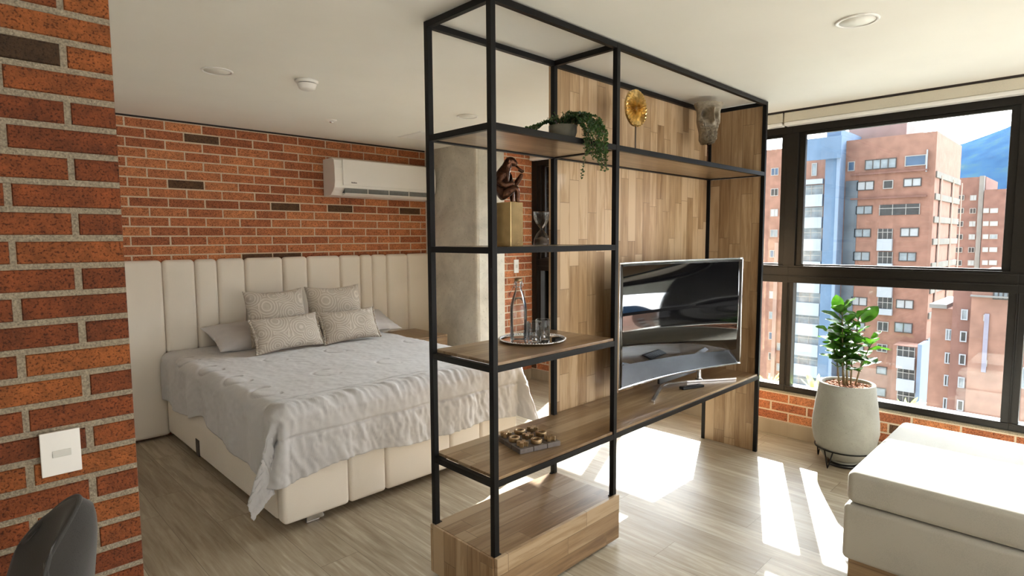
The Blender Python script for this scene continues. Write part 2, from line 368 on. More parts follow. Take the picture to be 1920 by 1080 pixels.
# low wall under the windows
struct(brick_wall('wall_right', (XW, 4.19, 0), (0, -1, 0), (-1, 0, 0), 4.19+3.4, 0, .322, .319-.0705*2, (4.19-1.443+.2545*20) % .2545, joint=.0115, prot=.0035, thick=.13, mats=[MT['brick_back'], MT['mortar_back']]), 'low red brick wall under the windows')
struct(boxo('trim_1', (XW-.001, XW+.135, -3.4, 4.19, .3225, .334), MT['mortar']), 'mortar sill under the window frame')
struct(boxo('wall_left', (-.1, 0, YN+.12, YB, 0, H), MT['whitepaint']), 'bedroom side wall')
struct(boxo('wall_rear', (-1.8, XW+.15, -3.5, -3.4, 0, H), MT['whitepaint']), 'living room rear wall')
struct(boxo('wall_far_left', (-1.8, -1.7, -3.4, YN, 0, H), MT['whitepaint']), 'living room side wall')
# concrete pillar with a chamfered corner strip
bm = bmesh.new()
px0, px1, py0, py1 = 3.60, 3.96, 4.13, 4.93
vs = [(px0, py1), (px0, py0+.022), (px0+.006, py0+.006), (px0+.022, py0), (px1, py0), (px1, py1)]
lo = [bm.verts.new((x, y, 0)) for x, y in vs]; hi = [bm.verts.new((x, y, H)) for x, y in vs]
for i in range(6): bm.faces.new((lo[i], lo[(i+1) % 6], hi[(i+1) % 6], hi[i]))
bm.faces.new(lo[::-1]); bm.faces.new(hi)
bx(bm, px0+.03, px0+.036, py0-.002, py0+.01, 0, H)
struct(obj('wall_pillar', bm, MT['concrete']), 'raw concrete pillar beside the bed')
# baseboards
struct(boxo('baseboard_right', (XW-.016, XW-.0035, -3.4, 4.185, 0, .108), MT['baseboard'], bevel=.003), 'wood-look baseboard under the windows')
struct(boxo('baseboard_alcove', (3.962, XW-.017, 4.19-.016, 4.19-.0035, 0, .108), MT['baseboard'], bevel=.003))
# dark strips painted in for the shadow line where walls meet the ceiling
struct(boxo('trim_2', (0, 4.1, YB-.004, YB+.05, 2.362, H), MT['gap']), 'dark strip for the shadow line above the brick wall')
struct(boxo('trim_3', (XW-.05, XW+.1, -3.4, 4.18, 2.364, H), MT['gap']), 'dark strip for the shadow line above the blinds')
struct(boxo('trim_4', (3.96, XW, 4.186, 4.24, 2.362, H), MT['gap']), 'dark strip for the shadow line above the alcove')
# square hatch in the ceiling, drawn by its groove
bm = bmesh.new()
for a in ((2.93, 3.27, 4.06, 4.066), (2.93, 3.27, 4.394, 4.40), (2.93, 2.936, 4.06, 4.40), (3.264, 3.27, 4.06, 4.40)): bx(bm, *a, H-.002, H+.004)
bx(bm, 2.94, 3.26, 4.07, 4.39, H-.004, H+.002)
struct(obj('trim_5', bm, MT['white']), 'square access hatch in the ceiling')

# windows: three bays on the visible stretch and two more towards the camera side
XF0, XF1 = 4.43, 4.50
MUL = [4.12, 2.91, 1.615, .335, -.93, -2.2, -3.38]
zb0, zb1, zr0, zr1, zt0, zt1 = .334, .379, 1.146, 1.272, 2.225, 2.32
for i in range(len(MUL)-1):
    ya, yb = MUL[i+1], MUL[i]
    wt = bpy.data.objects.new('window_%d' % (i+1), None); C.objects.link(wt); struct(wt, 'dark framed window bay with a fixed lower pane and a sliding upper pane')
    bm = bmesh.new(); g = .040
    bx(bm, XF0, XF1, ya, yb, zb0, zb1); bx(bm, XF0, XF1, ya, yb, zr0, zr1); bx(bm, XF0, XF1, ya, yb, zt0, zt1)
    bx(bm, XF0+.0005, XF1-.0005, yb-g, yb+(0 if i == 0 else g), zb1, zt0)
    if i == len(MUL)-2: bx(bm, XF0+.0005, XF1-.0005, ya, ya+g, zb1, zt0)
    # sliding rail ribs
    bx(bm, XF0-.012, XF0, ya, yb, zr0+.045, zr0+.052); bx(bm, XF0-.010, XF0, ya, yb, zr1-.02, zr1-.012)
    bx(bm, XF0-.006, XF0, ya, yb, zb1-.012, zb1)
    for yy in (yb-.012, yb-.002): bx(bm, XF0-.004, XF0, yy, yy+.006, zb1, zr0)
    obj('window_frame', bm, MT['alu'], wt, bevel=.002)
    # upper sash
    bm = bmesh.new(); sw = .042
    y0, y1 = ya+g, yb-g
    bx(bm, XF0+.02, XF0+.055, y0-.0, y0+sw, zr1, zt0); bx(bm, XF0+.02, XF0+.055, y1-sw, y1, zr1, zt0)
    bx(bm, XF0+.02, XF0+.055, y0+sw, y1-sw, zr1, zr1+.012); bx(bm, XF0+.02, XF0+.055, y0+sw, y1-sw, zt0-.02, zt0)
    obj('window_sash', bm, MT['alu'], wt, bevel=.002)
    boxo('window_pane', (XF0+.034, XF0+.040, y0+sw, y1-sw, zr1+.012, zt0-.02), MT['pane'], wt)
    boxo('window_pane', (XF0+.060, XF0+.066, y0, y1, zb1, zr0), MT['pane'], wt)
struct(boxo('trim_6', (XF0, XF1+.04, -3.4, 4.19, 2.32, H-.001), MT['alu']), 'dark head frame above the windows')
struct(boxo('wall_jamb', (XF0-.02, XF1, 4.12, 4.20, .334, 2.36), MT['alu']), 'dark window jamb')
# roller blinds rolled up under the ceiling
cream = fabric('cream_blind_fabric', (.60, .56, .46), 300, .05, .1)
for i, (ya, yb) in enumerate(((-.9, 1.655), (1.665, 4.17), (-3.38, -.91))):
    t = thing('roller_blind', ['cream roller blind rolled up above the wide window by the potted plant', 'cream roller blind rolled up above the window behind the shelving', 'cream roller blind above the window beyond the ottoman'][i], 'blind', (XW, ya, 2.30), 0, 'roller blinds over the windows')
    boxo('cassette', (-.045, .02, 0, yb-ya, -.005, .062), cream, t, bevel=.003)
    bm = bmesh.new(); bx(bm, -.052, .018, .002, yb-ya-.002, -.03, -.006); obj('bottom_bar', bm, MT['white'], t, bevel=.006)
    bm = bmesh.new(); lathe(bm, [(.013, 0), (.013, .006)], 14, (-.02, 0, -.02)); obj('end_cap', bm, MT['white'], t)

# ------------------------------------------------------------------ furniture
def base_of(p):
    v = Vector((0, 0, 0))
    while p: v += p.location; p = p.parent
    return v
def objw(name, bm, mats, parent, **k):
    "the mesh is drawn in room coordinates and moved under its parent"
    shift(bm, -base_of(parent)); return obj(name, bm, mats, parent, **k)
def boxw(name, dims, mat, parent, **k):
    bm = bmesh.new(); bx(bm, *dims); return objw(name, bm, mat, parent, **k)

# ---- shelving unit that divides the room
X0, Y0, D, L1, L, S, HS = 1.476, 1.605, .407, .809, 2.48, .025, 2.368
Z1, Z2, Z3, Z4, ZB = 1.884, 1.4225, .966, .510, .229
su = thing('shelving_unit', 'tall black metal frame shelving divider with oak boards and oak back panel', 'shelving', (X0, Y0, 0))
posts = [(X0, Y0, ZB), (X0, Y0+D-S, ZB), (X0+L1-S, Y0, ZB), (X0+L1-S, Y0+D-S, ZB), (X0+L-S, Y0, 0), (X0+L-S, Y0+D-S, 0)]
for x, y, z in posts: boxw('post', (x, x+S, y, y+S, z, HS), MT['black'], su, bevel=.0015)
def railx(xa, xb, y, z, h=S): boxw('rail', (xa, xb, y+.0006, y+S-.0006, z, z+h), MT['black'], su, bevel=.0012)
def raily(x, z): boxw('rail', (x+.0006, x+S-.0006, Y0+S, Y0+D-S, z, z+S), MT['black'], su, bevel=.0012)
b1, b2 = (X0+S, X0+L1-S), (X0+L1, X0+L-S)
for yy in (Y0, Y0+D-S):
    for z in (Z1, Z4, HS-S-.0005): railx(*b1, yy, z); railx(*b2, yy, z)
    for z in (Z2, Z3): railx(*b1, yy, z)
for z in (Z1, Z2, Z3, Z4, HS-S-.0005): raily(X0, z); raily(X0+L1-S, z)
for z in (Z1, Z4, HS-S-.0005): raily(X0+L-S, z)
e = .0015
def board(xa, xb, z, zt=.012): 
    boxw('shelf_board', (xa, xb, Y0+.008, Y0+D-.008, z+S, z+S+zt), MT['wood_xy'], su, bevel=.002)
def inner(xa, xb, z):
    boxw('shelf_board', (xa+S+e, xb-S-e, Y0+S+e, Y0+D-S-e, z+.006, z+S-.001), MT['wood_xy'], su, bevel=.001)
inner(X0, X0+L1, Z1); inner(X0+L1-S, X0+L, Z1)
inner(X0, X0+L1, Z2); 
def notched(name, xa, xb, z0, z1, cuts):
    "one board sitting on the rails, cut out around the posts"
    bm = bmesh.new(); ya, yb = Y0+.006, Y0+D-.006; i0, i1 = Y0+S+e, Y0+D-S-e
    xs = [xa]
    for c in cuts: xs += [c-e, c+S+e]
    xs += [xb]
    pts_front = []; x = xa; segs = []
    for a, b in zip(xs[::2], xs[1::2]): segs.append((a, b))
    outline = []
    for k, (a, b) in enumerate(segs):
        outline += [(a, ya), (b, ya)]
        if k < len(segs)-1: outline += [(b, i0), (segs[k+1][0], i0)]
    back = []
    for k, (a, b) in enumerate(segs):
        back += [(a, yb), (b, yb)]
        if k < len(segs)-1: back += [(b, i1), (segs[k+1][0], i1)]
    pts = outline+back[::-1]
    lo = [bm.verts.new((x, y, z0)) for x, y in pts]; hi = [bm.verts.new((x, y, z1)) for x, y in pts]
    n = len(pts)
    for i in range(n): bm.faces.new((lo[i], lo[(i+1) % n], hi[(i+1) % n], hi[i]))
    bm.faces.new(lo[::-1]); bm.faces.new(hi)
    return objw(name, bm, MT['wood_xy'], su, bevel=.0015)
bt = .013
notched('shelf_board', X0+S+e, X0+L1-S-e, Z3+S, Z3+S+bt, [])
notched('shelf_board', X0+S+e, X0+L-S-e, Z4+S, Z4+S+bt, [X0+L1-S])
boxw('back_panel', (X0+L1-S+.004, X0+L-.002, Y0+D, Y0+D+.016, Z4-.012, HS-.004), MT['wood_zx'], su, bevel=.001)
boxw('side_panel', (X0+L-.020, X0+L-.004, Y0+S+e, Y0+D-S-e, .004, Z4-e), MT['wood_zy'], su)
boxw('side_panel', (X0+L-.020, X0+L-.004, Y0+S+e, Y0+D-S-e, Z4+S+.001, Z1-e), MT['wood_zy'], su)
boxw('side_panel', (X0+L-.020, X0+L-.004, Y0+S+e, Y0+D-S-e, Z1+S+e, HS-S-.002), MT['wood_zy'], su)
# base box with a drawer front
bxo = boxw('base_box', (X0, X0+L1, Y0+.004, Y0+D, .028, ZB), MT['wood_xy'], su, bevel=.002)
boxw('box_side', (X0-.010, X0-.0005, Y0+.002, Y0+D, .014, ZB-.001), MT['wood_zy'], su, bevel=.001)
boxw('drawer_front', (X0-.002, X0+L1+.004, Y0-.016, Y0+.002, .014, ZB+.003), MT['wood_xz'], su, bevel=.002)
boxw('plinth', (X0+.03, X0+L1-.03, Y0+.03, Y0+D-.03, 0, .028), MT['black'], su)
for x, y in ((X0, Y0), (X0, Y0+D-S), (X0+L1-S, Y0), (X0+L1-S, Y0+D-S)):
    sgn = 1 if x == X0 else -1
    xa = x+S if sgn > 0 else x-.014
    boxw('bracket', (xa, xa+.014, y+.004, y+S-.004, ZB, ZB+.003), MT['black'], su)
TZ1, TZ2, TZ3, TZ4 = Z1+S-.001, Z2+S-.001, Z3+S+bt, Z4+S+bt      # board tops

# ---- bed
bed = thing('bed', 'wide upholstered bed base with beige channelled panels below the headboard', 'bed', (1.965, 3.82, 0))
BX0, BX1, BY0, BY1 = 1.14, 2.79, 2.79, 4.84
def panel(bm, x0, x1, y0, y1, z0, z1): bx(bm, x0, x1, y0, y1, z0, z1)
bm = bmesh.new(); bx(bm, BX0+.03, BX1-.03, BY0+.05, BY1, .055, .42); objw('base', bm, MT['upholstery'], bed, bevel=.02)
xs = [BX0, 1.505, 1.735, 2.20, 2.45, BX1]
for a, b in zip(xs, xs[1:]):
    boxw('foot_panel', (a+.0015, b-.0015, BY0, BY0+.085, .05, .425), MT['upholstery'], bed, bevel=.022, seg=4, smooth=True)
for s, (xa, xb) in enumerate(((BX0, BX0+.07), (BX1-.07, BX1))):
    boxw('side_panel', (xa, xb, BY0+.087, BY1-.002, .05, .425), MT['upholstery'], bed, bevel=.022, seg=4, smooth=True)
boxw('mattress', (BX0+.02, BX1-.02, BY0+.02, BY1-.005, .427, .635), MT['sheet'], bed, bevel=.05, seg=4, smooth=True)
boxw('latch', (BX0-.004, BX0-.0005, 4.10, 4.17, .055, .165), MT['blackplastic'], bed)
for x, y in ((1.27, 2.83), (2.62, 2.83), (1.27, 4.7), (2.62, 4.7)):
    bm = bmesh.new(); bx(bm, x, x+.10, y, y+.006, .012, .05); bx(bm, x+.005, x+.075, y, y+.08, 0, .0125); bx(bm, x, x+.006, y, y+.09, .012, .05)
    objw('leg', bm, MT['silver'], bed, bevel=.001)

# ---- headboard: tall channels, the two side wings reach the floor
hb = thing('headboard', 'wall-wide beige upholstered headboard in upright channels of uneven width', 'headboard', (1.9, YB-.07, 0))
HY0, HY1, HT = 4.852, 4.925, 1.333
def channel(a, b, z0, z1=HT):
    boxw('channel', (a+.001, b-.001, HY0, HY1, z0, z1), MT['upholstery'], hb, bevel=.032, seg=5, smooth=True)
channel(.25, .72, .018); channel(.72, 1.165, .018)
seams = [1.165, 1.385, 1.545, 1.755, 2.065, 2.282, 2.592, 2.80]
for a, b in zip(seams, seams[1:]): channel(a, b, .628)
boxw('lower_panel', (1.166, 2.799, HY0+.004, HY1, .018, .626), MT['upholstery'], hb, bevel=.012)
for a, b in ((2.80, 2.925), (2.925, 3.083), (3.083, 3.325), (3.325, 3.598)): channel(a, b, .018)

# ---- comforter, draped by its own drop on each side
def fbm(x, y, z=0, o=4):
    s = 0; a = .5
    for i in range(o): s += a*noise.noise(Vector((x, y, z))); x *= 2.07; y *= 2.07; z += 3.1; a *= .5
    return s
TOP = .655
def drape():
    bm = bmesh.new(); nx, ny = 300, 330
    xl, xr, yf, yh = BX0-.015, BX1+.02, BY0-.02, 4.83
    R_ = .055
    grid = []
    for j in range(ny+1):
        row = []
        for i in range(nx+1):
            u, v = i/nx, j/ny
            # drops: left, right, foot (they vary along the edge)
            yy = yh-(1-v)*(yh-yf+.36)
            k = max(0, min(1, (yh-yy)/(yh-yf)))
            dl = .335-.06*math.exp(-((yy-3.95)/.20)**2)+.010*math.sin(yy*6+.6)+.05*max(0, k-.6)/.4
            dr = .36+.03*math.sin(yy*4)+.06*k
            a = (xl-dl)+u*(xr-xl+dl+dr)
            kx = max(0, min(1, (a-xl)/(xr-xl)))
            df = .31+.05*max(0, .16-kx)/.16+.012*math.sin(a*7)+.05*kx
            b = yh-(1-v)*(yh-yf+df)
            ex = max(0, xl+R_-a); exr = max(0, a-(xr-R_)); ey = max(0, yf+R_-b)
            E = ex if ex > 0 else exr; sg = -1 if ex > 0 else 1
            rho = math.hypot(E, ey); th = math.atan2(ey, E) if rho > 0 else 0
            if sg < 0 and E > 0 and ey > 0:            # the front-left corner swings towards the long side
                th = (PI/2)*(th/(PI/2))**(1+1.6*min(1, max(0, rho-.1)/.25))
            cx = min(max(a, xl+R_), xr-R_); cy = max(b, yf+R_)
            # arc over the edge then straight down
            arc = R_*PI/2
            if rho < arc: hh = R_*math.sin(rho/R_); dz = R_*(1-math.cos(rho/R_))
            else: hh = R_; dz = R_+(rho-arc)
            corner = math.sin(2*th) if (E > 0 and ey > 0) else 0
            flare = corner*.35*max(0, rho-arc)
            fold = 0
            if rho > arc:
                t = rho-arc
                ww = min(1, t/.12)
                fold = ww*(.012*math.sin(cy*17+cx*15+1.3)+.010*fbm(cx*6, cy*6, .3)*2)
                if corner > 0: fold += ww*corner*.045*math.sin(th*6+.3)
            hh += flare+fold+.012*min(1, rho/arc)
            if corner: dz -= .02*corner*max(0, rho-arc)
            x = cx+sg*hh*math.cos(th) if rho > 0 else a
            y = cy-hh*math.sin(th) if rho > 0 else b
            if sg < 0 and corner > 0: y += .44*corner*max(0, rho-arc)
            z = TOP-dz
            # puffiness and small creases of the top and sides
            nrm = Vector((sg*math.cos(th), -math.sin(th), 0)) if rho > arc*.6 else Vector((0, 0, 1))
            if rho <= arc*.6 and rho > 0: nrm = (Vector((sg*math.cos(th)*rho, -math.sin(th)*rho, arc))).normalized()
            disp = .010*fbm(a*2.3, b*2.3)+.006*fbm(a*9, b*7, 2)
            disp += .0065*abs(fbm(a*14+b*7, b*8-a*3, 5))+.0022*fbm(a*30, b*30, 8)
            # ruched foot band between two stitched seams
            s1, s2 = yf+.17, yf-.13
            for s in (s1, s2): disp -= .011*math.exp(-((b-s)/.007)**2)
            if b < s1:
                band = min(1, (s1-b)/.015)
                amp = .012 if b > s2 else .018
                q = a*120+22*fbm(a*2.5, b*1.5, 7)
                disp += band*amp*(.08*math.sin(q)+1.25*fbm(a*27+b*9+1.5*fbm(a*6, b*6, 3), b*8, 9, 5)) * (.55+.45*math.cos(min(PI, abs(b-(s1+s2)/2)/.15*PI)) if b > s2 else 1)
                if b > s2: disp += .012*math.sin(PI*(b-s2)/(s1-s2))
            # U-shaped quilting stitches along both flanks and in rows across the top
            for q, (uc, vc) in enumerate(((xl+.06, 4.42), (xl+.075, 3.98), (xl+.09, 3.55), (xl+.10, 3.16), (xl+.50, 4.0), (xl+.95, 4.0), (xl+.55, 3.35), (xl+1.0, 3.35), (xr-.1, 3.9), (xr-.1, 3.3))):
                dx, dy = a-uc, b-vc
                if abs(dx) < .14 and abs(dy) < .14:
                    rr = math.hypot(dx, dy*.9)
                    if dx < .05: disp -= (.013 if q < 4 else .006)*math.exp(-((rr-.085)/.009)**2)
            p = Vector((x, y, z))+nrm*disp
            if p.z < .045: p.z = .045
            row.append(bm.verts.new(p))
        grid.append(row)
    for j in range(ny):
        for i in range(nx):
            f = bm.faces.new((grid[j][i], grid[j][i+1], grid[j+1][i+1], grid[j+1][i])); f.smooth = True
    return bm
cf = obj('comforter', drape(), MT['comforter'], keep=True)
so = cf.modifiers.new('thick', 'SOLIDIFY'); so.thickness = .008; so.offset = -1
tag(cf, 'pale grey comforter with a ruched foot band draped over the bed', 'comforter')

# ---- pillows and cushions
def pillow_bm(w, h, t, pinch=.10, n=36, wr=.012, seed=0, edge=.004):
    bm = bmesh.new(); G = []
    for side in (1, -1):
        g = []
        for j in range(n+1):
            r = []
            for i in range(n+1):
                u, v = -1+2*i/n, -1+2*j/n
                px = u*(1-pinch*(1-u*u*0)*(1-v*v)*.0-pinch*(v*v)*(0)) ; 
                x = u*w/2*(1-pinch*.55*(1-abs(v)**2.0)*abs(u)**3); y = v*h/2*(1-pinch*(1-abs(u)**2.0)*abs(v)**3)
                z = side*(t/2*((1-abs(u)**2.6)*(1-abs(v)**2.6))**.55+edge*.5)
                z += side*wr*fbm(u*2.2+seed, v*2.2, seed)*(1-(u*v)**2)*.9
                cr_ = (abs(u)**5+abs(v)**5)
                z += side*.008*math.sin(18*(u if abs(v) > abs(u) else v)+seed)*min(1, cr_)*(1-max(abs(u), abs(v))**9)
                r.append(bm.verts.new((x, y, z)))
            g.append(r)
        G.append(g)
        for j in range(n):
            for i in range(n):
                q = (g[j][i], g[j][i+1], g[j+1][i+1], g[j+1][i])
                f = bm.faces.new(q if side > 0 else q[::-1]); f.smooth = True
    a, b = G
    for i in range(n):
        for s, (r1, r2) in enumerate(((a[0], b[0]), (a[n], b[n]))):
            bm.faces.new((r1[i], r2[i], r2[i+1], r1[i+1])).smooth = True
        bm.faces.new((a[i][0], b[i][0], b[i+1][0], a[i+1][0])).smooth = True
        bm.faces.new((a[i][n], b[i][n], b[i+1][n], a[i+1][n])).smooth = True
    return bm
def place(o, loc, tilt, yaw, roll=0):
    "pillow front (local +z) turned towards the foot of the bed, leaning back by tilt from upright"
    o.rotation_mode = 'XYZ'
    m = Matrix.Rotation(yaw, 4, 'Z') @ Matrix.Rotation(PI/2-tilt, 4, 'X') @ Matrix.Rotation(roll, 4, 'Z')
    o.rotation_euler = m.to_euler(); o.location = loc
PIL = [
 ('sleeping_pillow', .68, .42, .13, (1.73, 4.63, .742), 1.25, .03, 0, 'sheet', 'plain grey sleeping pillow at the left, half behind the cushions'),
 ('sleeping_pillow', .68, .42, .13, (2.61, 4.63, .742), 1.25, -.03, 0, 'sheet', 'plain grey sleeping pillow at the right, its corner beyond the small cushion'),
 ('square_cushion', .48, .44, .15, (1.85, 4.49, .880), .28, .06, .0, 'cushion', 'square arch-patterned cushion at the left, standing behind the oblong one'),
 ('square_cushion', .48, .44, .15, (2.345, 4.50, .882), .27, -.05, -.0, 'cushion', 'square arch-patterned cushion at the right, standing behind the oblong one'),
 ('oblong_cushion', .52, .27, .13, (1.825, 4.25, .787), .42, .05, .02, 'cushion', 'oblong arch-patterned cushion with pompoms, front left on the bed'),
 ('oblong_cushion', .48, .27, .13, (2.335, 4.25, .787), .42, -.02, .02, 'cushion', 'oblong arch-patterned cushion with pompoms, front right on the bed'),
]
for q, (nm, w_, h_, t_, loc, tilt, yaw, roll, mt, lab) in enumerate(PIL):
    r_ = thing(nm, lab, 'pillow' if 'sleep' in nm else 'cushion', loc)
    place(r_, loc, tilt, yaw, roll)
    obj('pillow_cover' if 'sleep' in nm else 'cushion_cover', pillow_bm(w_, h_, t_, .12, seed=q*3.7, wr=.02 if 'sleep' in nm else .010), MT[mt], r_)
    if 'oblong' in nm:
        for sx_ in (-1, 1):
            bm = bmesh.new()
            for k in range(17):
                m = Matrix.Translation((sx_*(w_/2*(1-.066*(1-((k-8)/8)**2))+.006), (k-8)/8*h_*.47, 0))
                bmesh.ops.create_icosphere(bm, subdivisions=1, radius=.0105, matrix=m)
            obj('pompom_trim', bm, MT['cushion'], r_, smooth=True)
# ---- nightstand
ns = thing('nightstand', 'light wooden nightstand mostly hidden beyond the bed, beside the pillar', 'nightstand', (3.15, 4.57, 0))
boxw('body', (2.93, 3.385, 4.32, 4.848, .30, .578), MT['wood_xz'], ns, bevel=.003)
boxw('drawer', (2.945, 3.37, 4.304, 4.319, .32, .56), MT['wood_xz'], ns, bevel=.002)
for x in (2.95, 3.335):
    for y in (4.34, 4.80): boxw('leg', (x, x+.03, y, y+.03, 0, .30), MT['wood_zy'], ns)

# ---- air conditioner
ac = thing('air_conditioner', 'white wall-mounted air conditioner with open louvre on the brick wall', 'air conditioner', (3.03, YB, 1.86))
bm = bmesh.new()
prof = [(4.924, 2.188), (4.76, 2.190), (4.725, 2.17), (4.713, 2.10), (4.712, 1.99), (4.722, 1.935), (4.75, 1.905), (4.80, 1.868), (4.924, 1.86)]
xa, xb = 2.485, 3.575
A_ = [bm.verts.new((xa, y, z)) for y, z in prof]; B_ = [bm.verts.new((xb, y, z)) for y, z in prof]
for i in range(len(prof)): bm.faces.new((A_[i], A_[(i+1) % len(prof)], B_[(i+1) % len(prof)], B_[i]))
bm.faces.new(A_); bm.faces.new(B_[::-1])
objw('housing', bm, MT['white'], ac, bevel=.004, seg=3)
bm = bmesh.new(); bx(bm, xa+.10, xb-.10, 4.722, 4.80, 1.889, 1.93)
vv = bm.verts[:]
objw('air_outlet', bm, plain('air_outlet_grey', (.16, .17, .17), .6, nscale=40), ac)
bm = bmesh.new()
v = [bm.verts.new(p) for p in ((xa+.09, 4.700, 1.882), (xb-.09, 4.700, 1.882), (xb-.09, 4.745, 1.868), (xa+.09, 4.745, 1.868), (xa+.09, 4.700, 1.887), (xb-.09, 4.700, 1.887), (xb-.09, 4.745, 1.873), (xa+.09, 4.745, 1.873))]
for f in ((3,2,1,0),(4,5,6,7),(0,1,5,4),(1,2,6,5),(2,3,7,6),(3,0,4,7)): bm.faces.new([v[i] for i in f])
objw('louvre', bm, MT['white'], ac)
for k in range(3):
    x = xa+.10+.89*(k+1)/4
    boxw('air_fin', (x, x+.006, 4.716, 4.722, 1.889, 1.93), MT['white'], ac)
boxw('front_panel', (xa+.075, xb-.03, 4.7045, 4.7115, 1.953, 2.178), MT['white'], ac, bevel=.003)
# small maker's mark in grey letters: at this distance a short row of strokes
bm = bmesh.new()
xx = xa+.155
for k, wd in enumerate((.007, .006, .006, .005, .006, .004, .007)):
    bx(bm, xx, xx+wd, 4.7038, 4.7044, 1.974, 1.983+(.003 if k in (0, 3) else 0)); xx += wd+.0018
objw('logo', bm, plain('logo_grey', (.08, .08, .08), .5), ac)

# ---- things on the near wall and the alcove wall
def switch(root, x0, x1, z0, z1, y, mat, rx0, rx1, rz0, rz1):
    boxw('plate', (x0, x1, y-.010, y, z0, z1), mat, root, bevel=.0015)
    boxw('rocker', (rx0, rx1, y-.0125, y-.0102, rz0, rz1), MT['whitegrey'], root, bevel=.001)
MT['whitegrey'] = plain('switch_rocker_grey', (.60, .60, .56), .35)
sw_ = thing('light_switch', 'square white light switch on the near brick wall', 'switch', (.191, YN-.0055, .93))
switch(sw_, .1495, .2325, .8795, .9925, YN-.0055, MT['white'], .173, .212, .926, .944)
s2 = thing('wall_switch', 'narrow white switch plate on the brick between pillar and window', 'switch', (4.166, 4.186, 1.19))
switch(s2, 4.14, 4.205, 1.13, 1.265, 4.186, MT['white'], 4.158, 4.188, 1.18, 1.215)

# ---- ceiling fittings
def disc_light(x, y, r, lab):
    t = thing('ceiling_light', lab, 'ceiling light', (x, y, H), 0)
    bm = bmesh.new(); lathe(bm, [(r*.84, -.001), (r*.84, -.006), (r*.98, -.006), (r, -.003), (r, -.0005)], 40); obj('light_rim', bm, MT['white'], t)
    bm = bmesh.new(); lathe(bm, [(.001, -.0035), (r*.835, -.0035), (r*.838, -.0005), (.001, -.0005)], 40); obj('diffuser', bm, plain('frosted_diffuser', (.78, .77, .72), .6), t)
disc_light(1.112, 3.355, .078, 'round recessed ceiling light nearest the brick partition, above the bed foot')
disc_light(2.825, 3.33, .078, 'round recessed ceiling light seen through the top bay of the shelving')
disc_light(2.78, .772, .082, 'round recessed ceiling light over the living area, top right')
t = thing('smoke_detector', 'white smoke detector dome on the ceiling over the bed', 'smoke detector', (1.54, 3.21, H))
bm = bmesh.new(); lathe(bm, [(.062, -.0005), (.062, -.012), (.056, -.017), (.001, -.017)], 36); obj('base_ring', bm, MT['white'], t)
bm = bmesh.new(); lathe(bm, [(.048, -.0172), (.048, -.020), (.046, -.0205)], 36); obj('vent_gap', bm, MT['gap'], t)
bm = bmesh.new(); lathe(bm, [(.052, -.0207), (.052, -.024), (.044, -.046), (.034, -.053), (.001, -.054)], 36); obj('dome', bm, MT['white'], t)
t = thing('sprinkler', 'small round sprinkler cover on the ceiling near the brick wall', 'sprinkler', (2.166, 4.13, H))
bm = bmesh.new(); lathe(bm, [(.040, -.0005), (.040, -.004), (.028, -.010), (.001, -.010)], 24); obj('cover', bm, MT['white'], t)
bm = bmesh.new(); lathe(bm, [(.016, -.0102), (.014, -.020), (.001, -.021)], 16); obj('sprinkler_head', bm, MT['silver'], t)

# ------------------------------------------------------------------ television
tv = thing('television', 'large curved flat-screen television with thin silver rim on the oak shelf', 'television', (3.175, 1.76, TZ4))
TL, TR = Vector((2.605, 1.822)), Vector((3.745, 1.650)); TB, TT = .642, 1.346
tn = Vector((-(TR-TL).y, (TR-TL).x)).normalized()      # away from the viewer
def tvp(u, z, d=0, sag=.055):
    p = TL+(TR-TL)*u + tn*(sag*4*u*(1-u)+d); return (p.x, p.y, z)
def arc_slab(u0, u1, z0, z1, d0, d1, n=40):
    bm = bmesh.new(); G = []
    for i in range(n+1):
        u = u0+(u1-u0)*i/n
        G.append([bm.verts.new(tvp(u, z, d)) for z, d in ((z0, d0), (z1, d0), (z1, d1), (z0, d1))])
    for a, b in zip(G, G[1:]):
        for k in range(4): bm.faces.new((a[k], a[(k+1) % 4], b[(k+1) % 4], b[k])).smooth = (k in (0, 2))
    bm.faces.new(G[0]); bm.faces.new(G[-1][::-1]); return bm
m, t_, b_ = nmat('glossy_black_screen'); b_.inputs['Base Color'].default_value = (.004, .004, .005, 1); b_.inputs['Roughness'].default_value = .045
b_.inputs['Specular IOR Level'].default_value = .9; b_.inputs['Coat Weight'].default_value = .6; b_.inputs['Coat Roughness'].default_value = .03; MT['screen'] = m
objw('screen', arc_slab(.008, .992, TB+.012, TT-.010, .0015, .006), MT['screen'], tv)
bm = arc_slab(0, 1, TB, TB+.0115, 0, .012)
for a in ((0, 1, TT-.0095, TT, 0, .012, 40), (0, .0075, TB+.0116, TT-.0096, 0, .012, 2), (.9925, 1, TB+.0116, TT-.0096, 0, .012, 2)):
    b2_ = arc_slab(*a); me = bpy.data.meshes.new('tmp'); b2_.to_mesh(me); b2_.free(); bm.from_mesh(me); bpy.data.meshes.remove(me)
objw('bezel', bm, MT['silver'], tv)
objw('back_cover', arc_slab(.01, .99, TB+.012, TT-.01, .0125, .035), MT['blackplastic'], tv)
bm = bmesh.new()
arm = [(2.83, 1.745), (3.16, 1.885), (3.22, 1.895), (3.38, 1.84), (3.68, 1.65)]
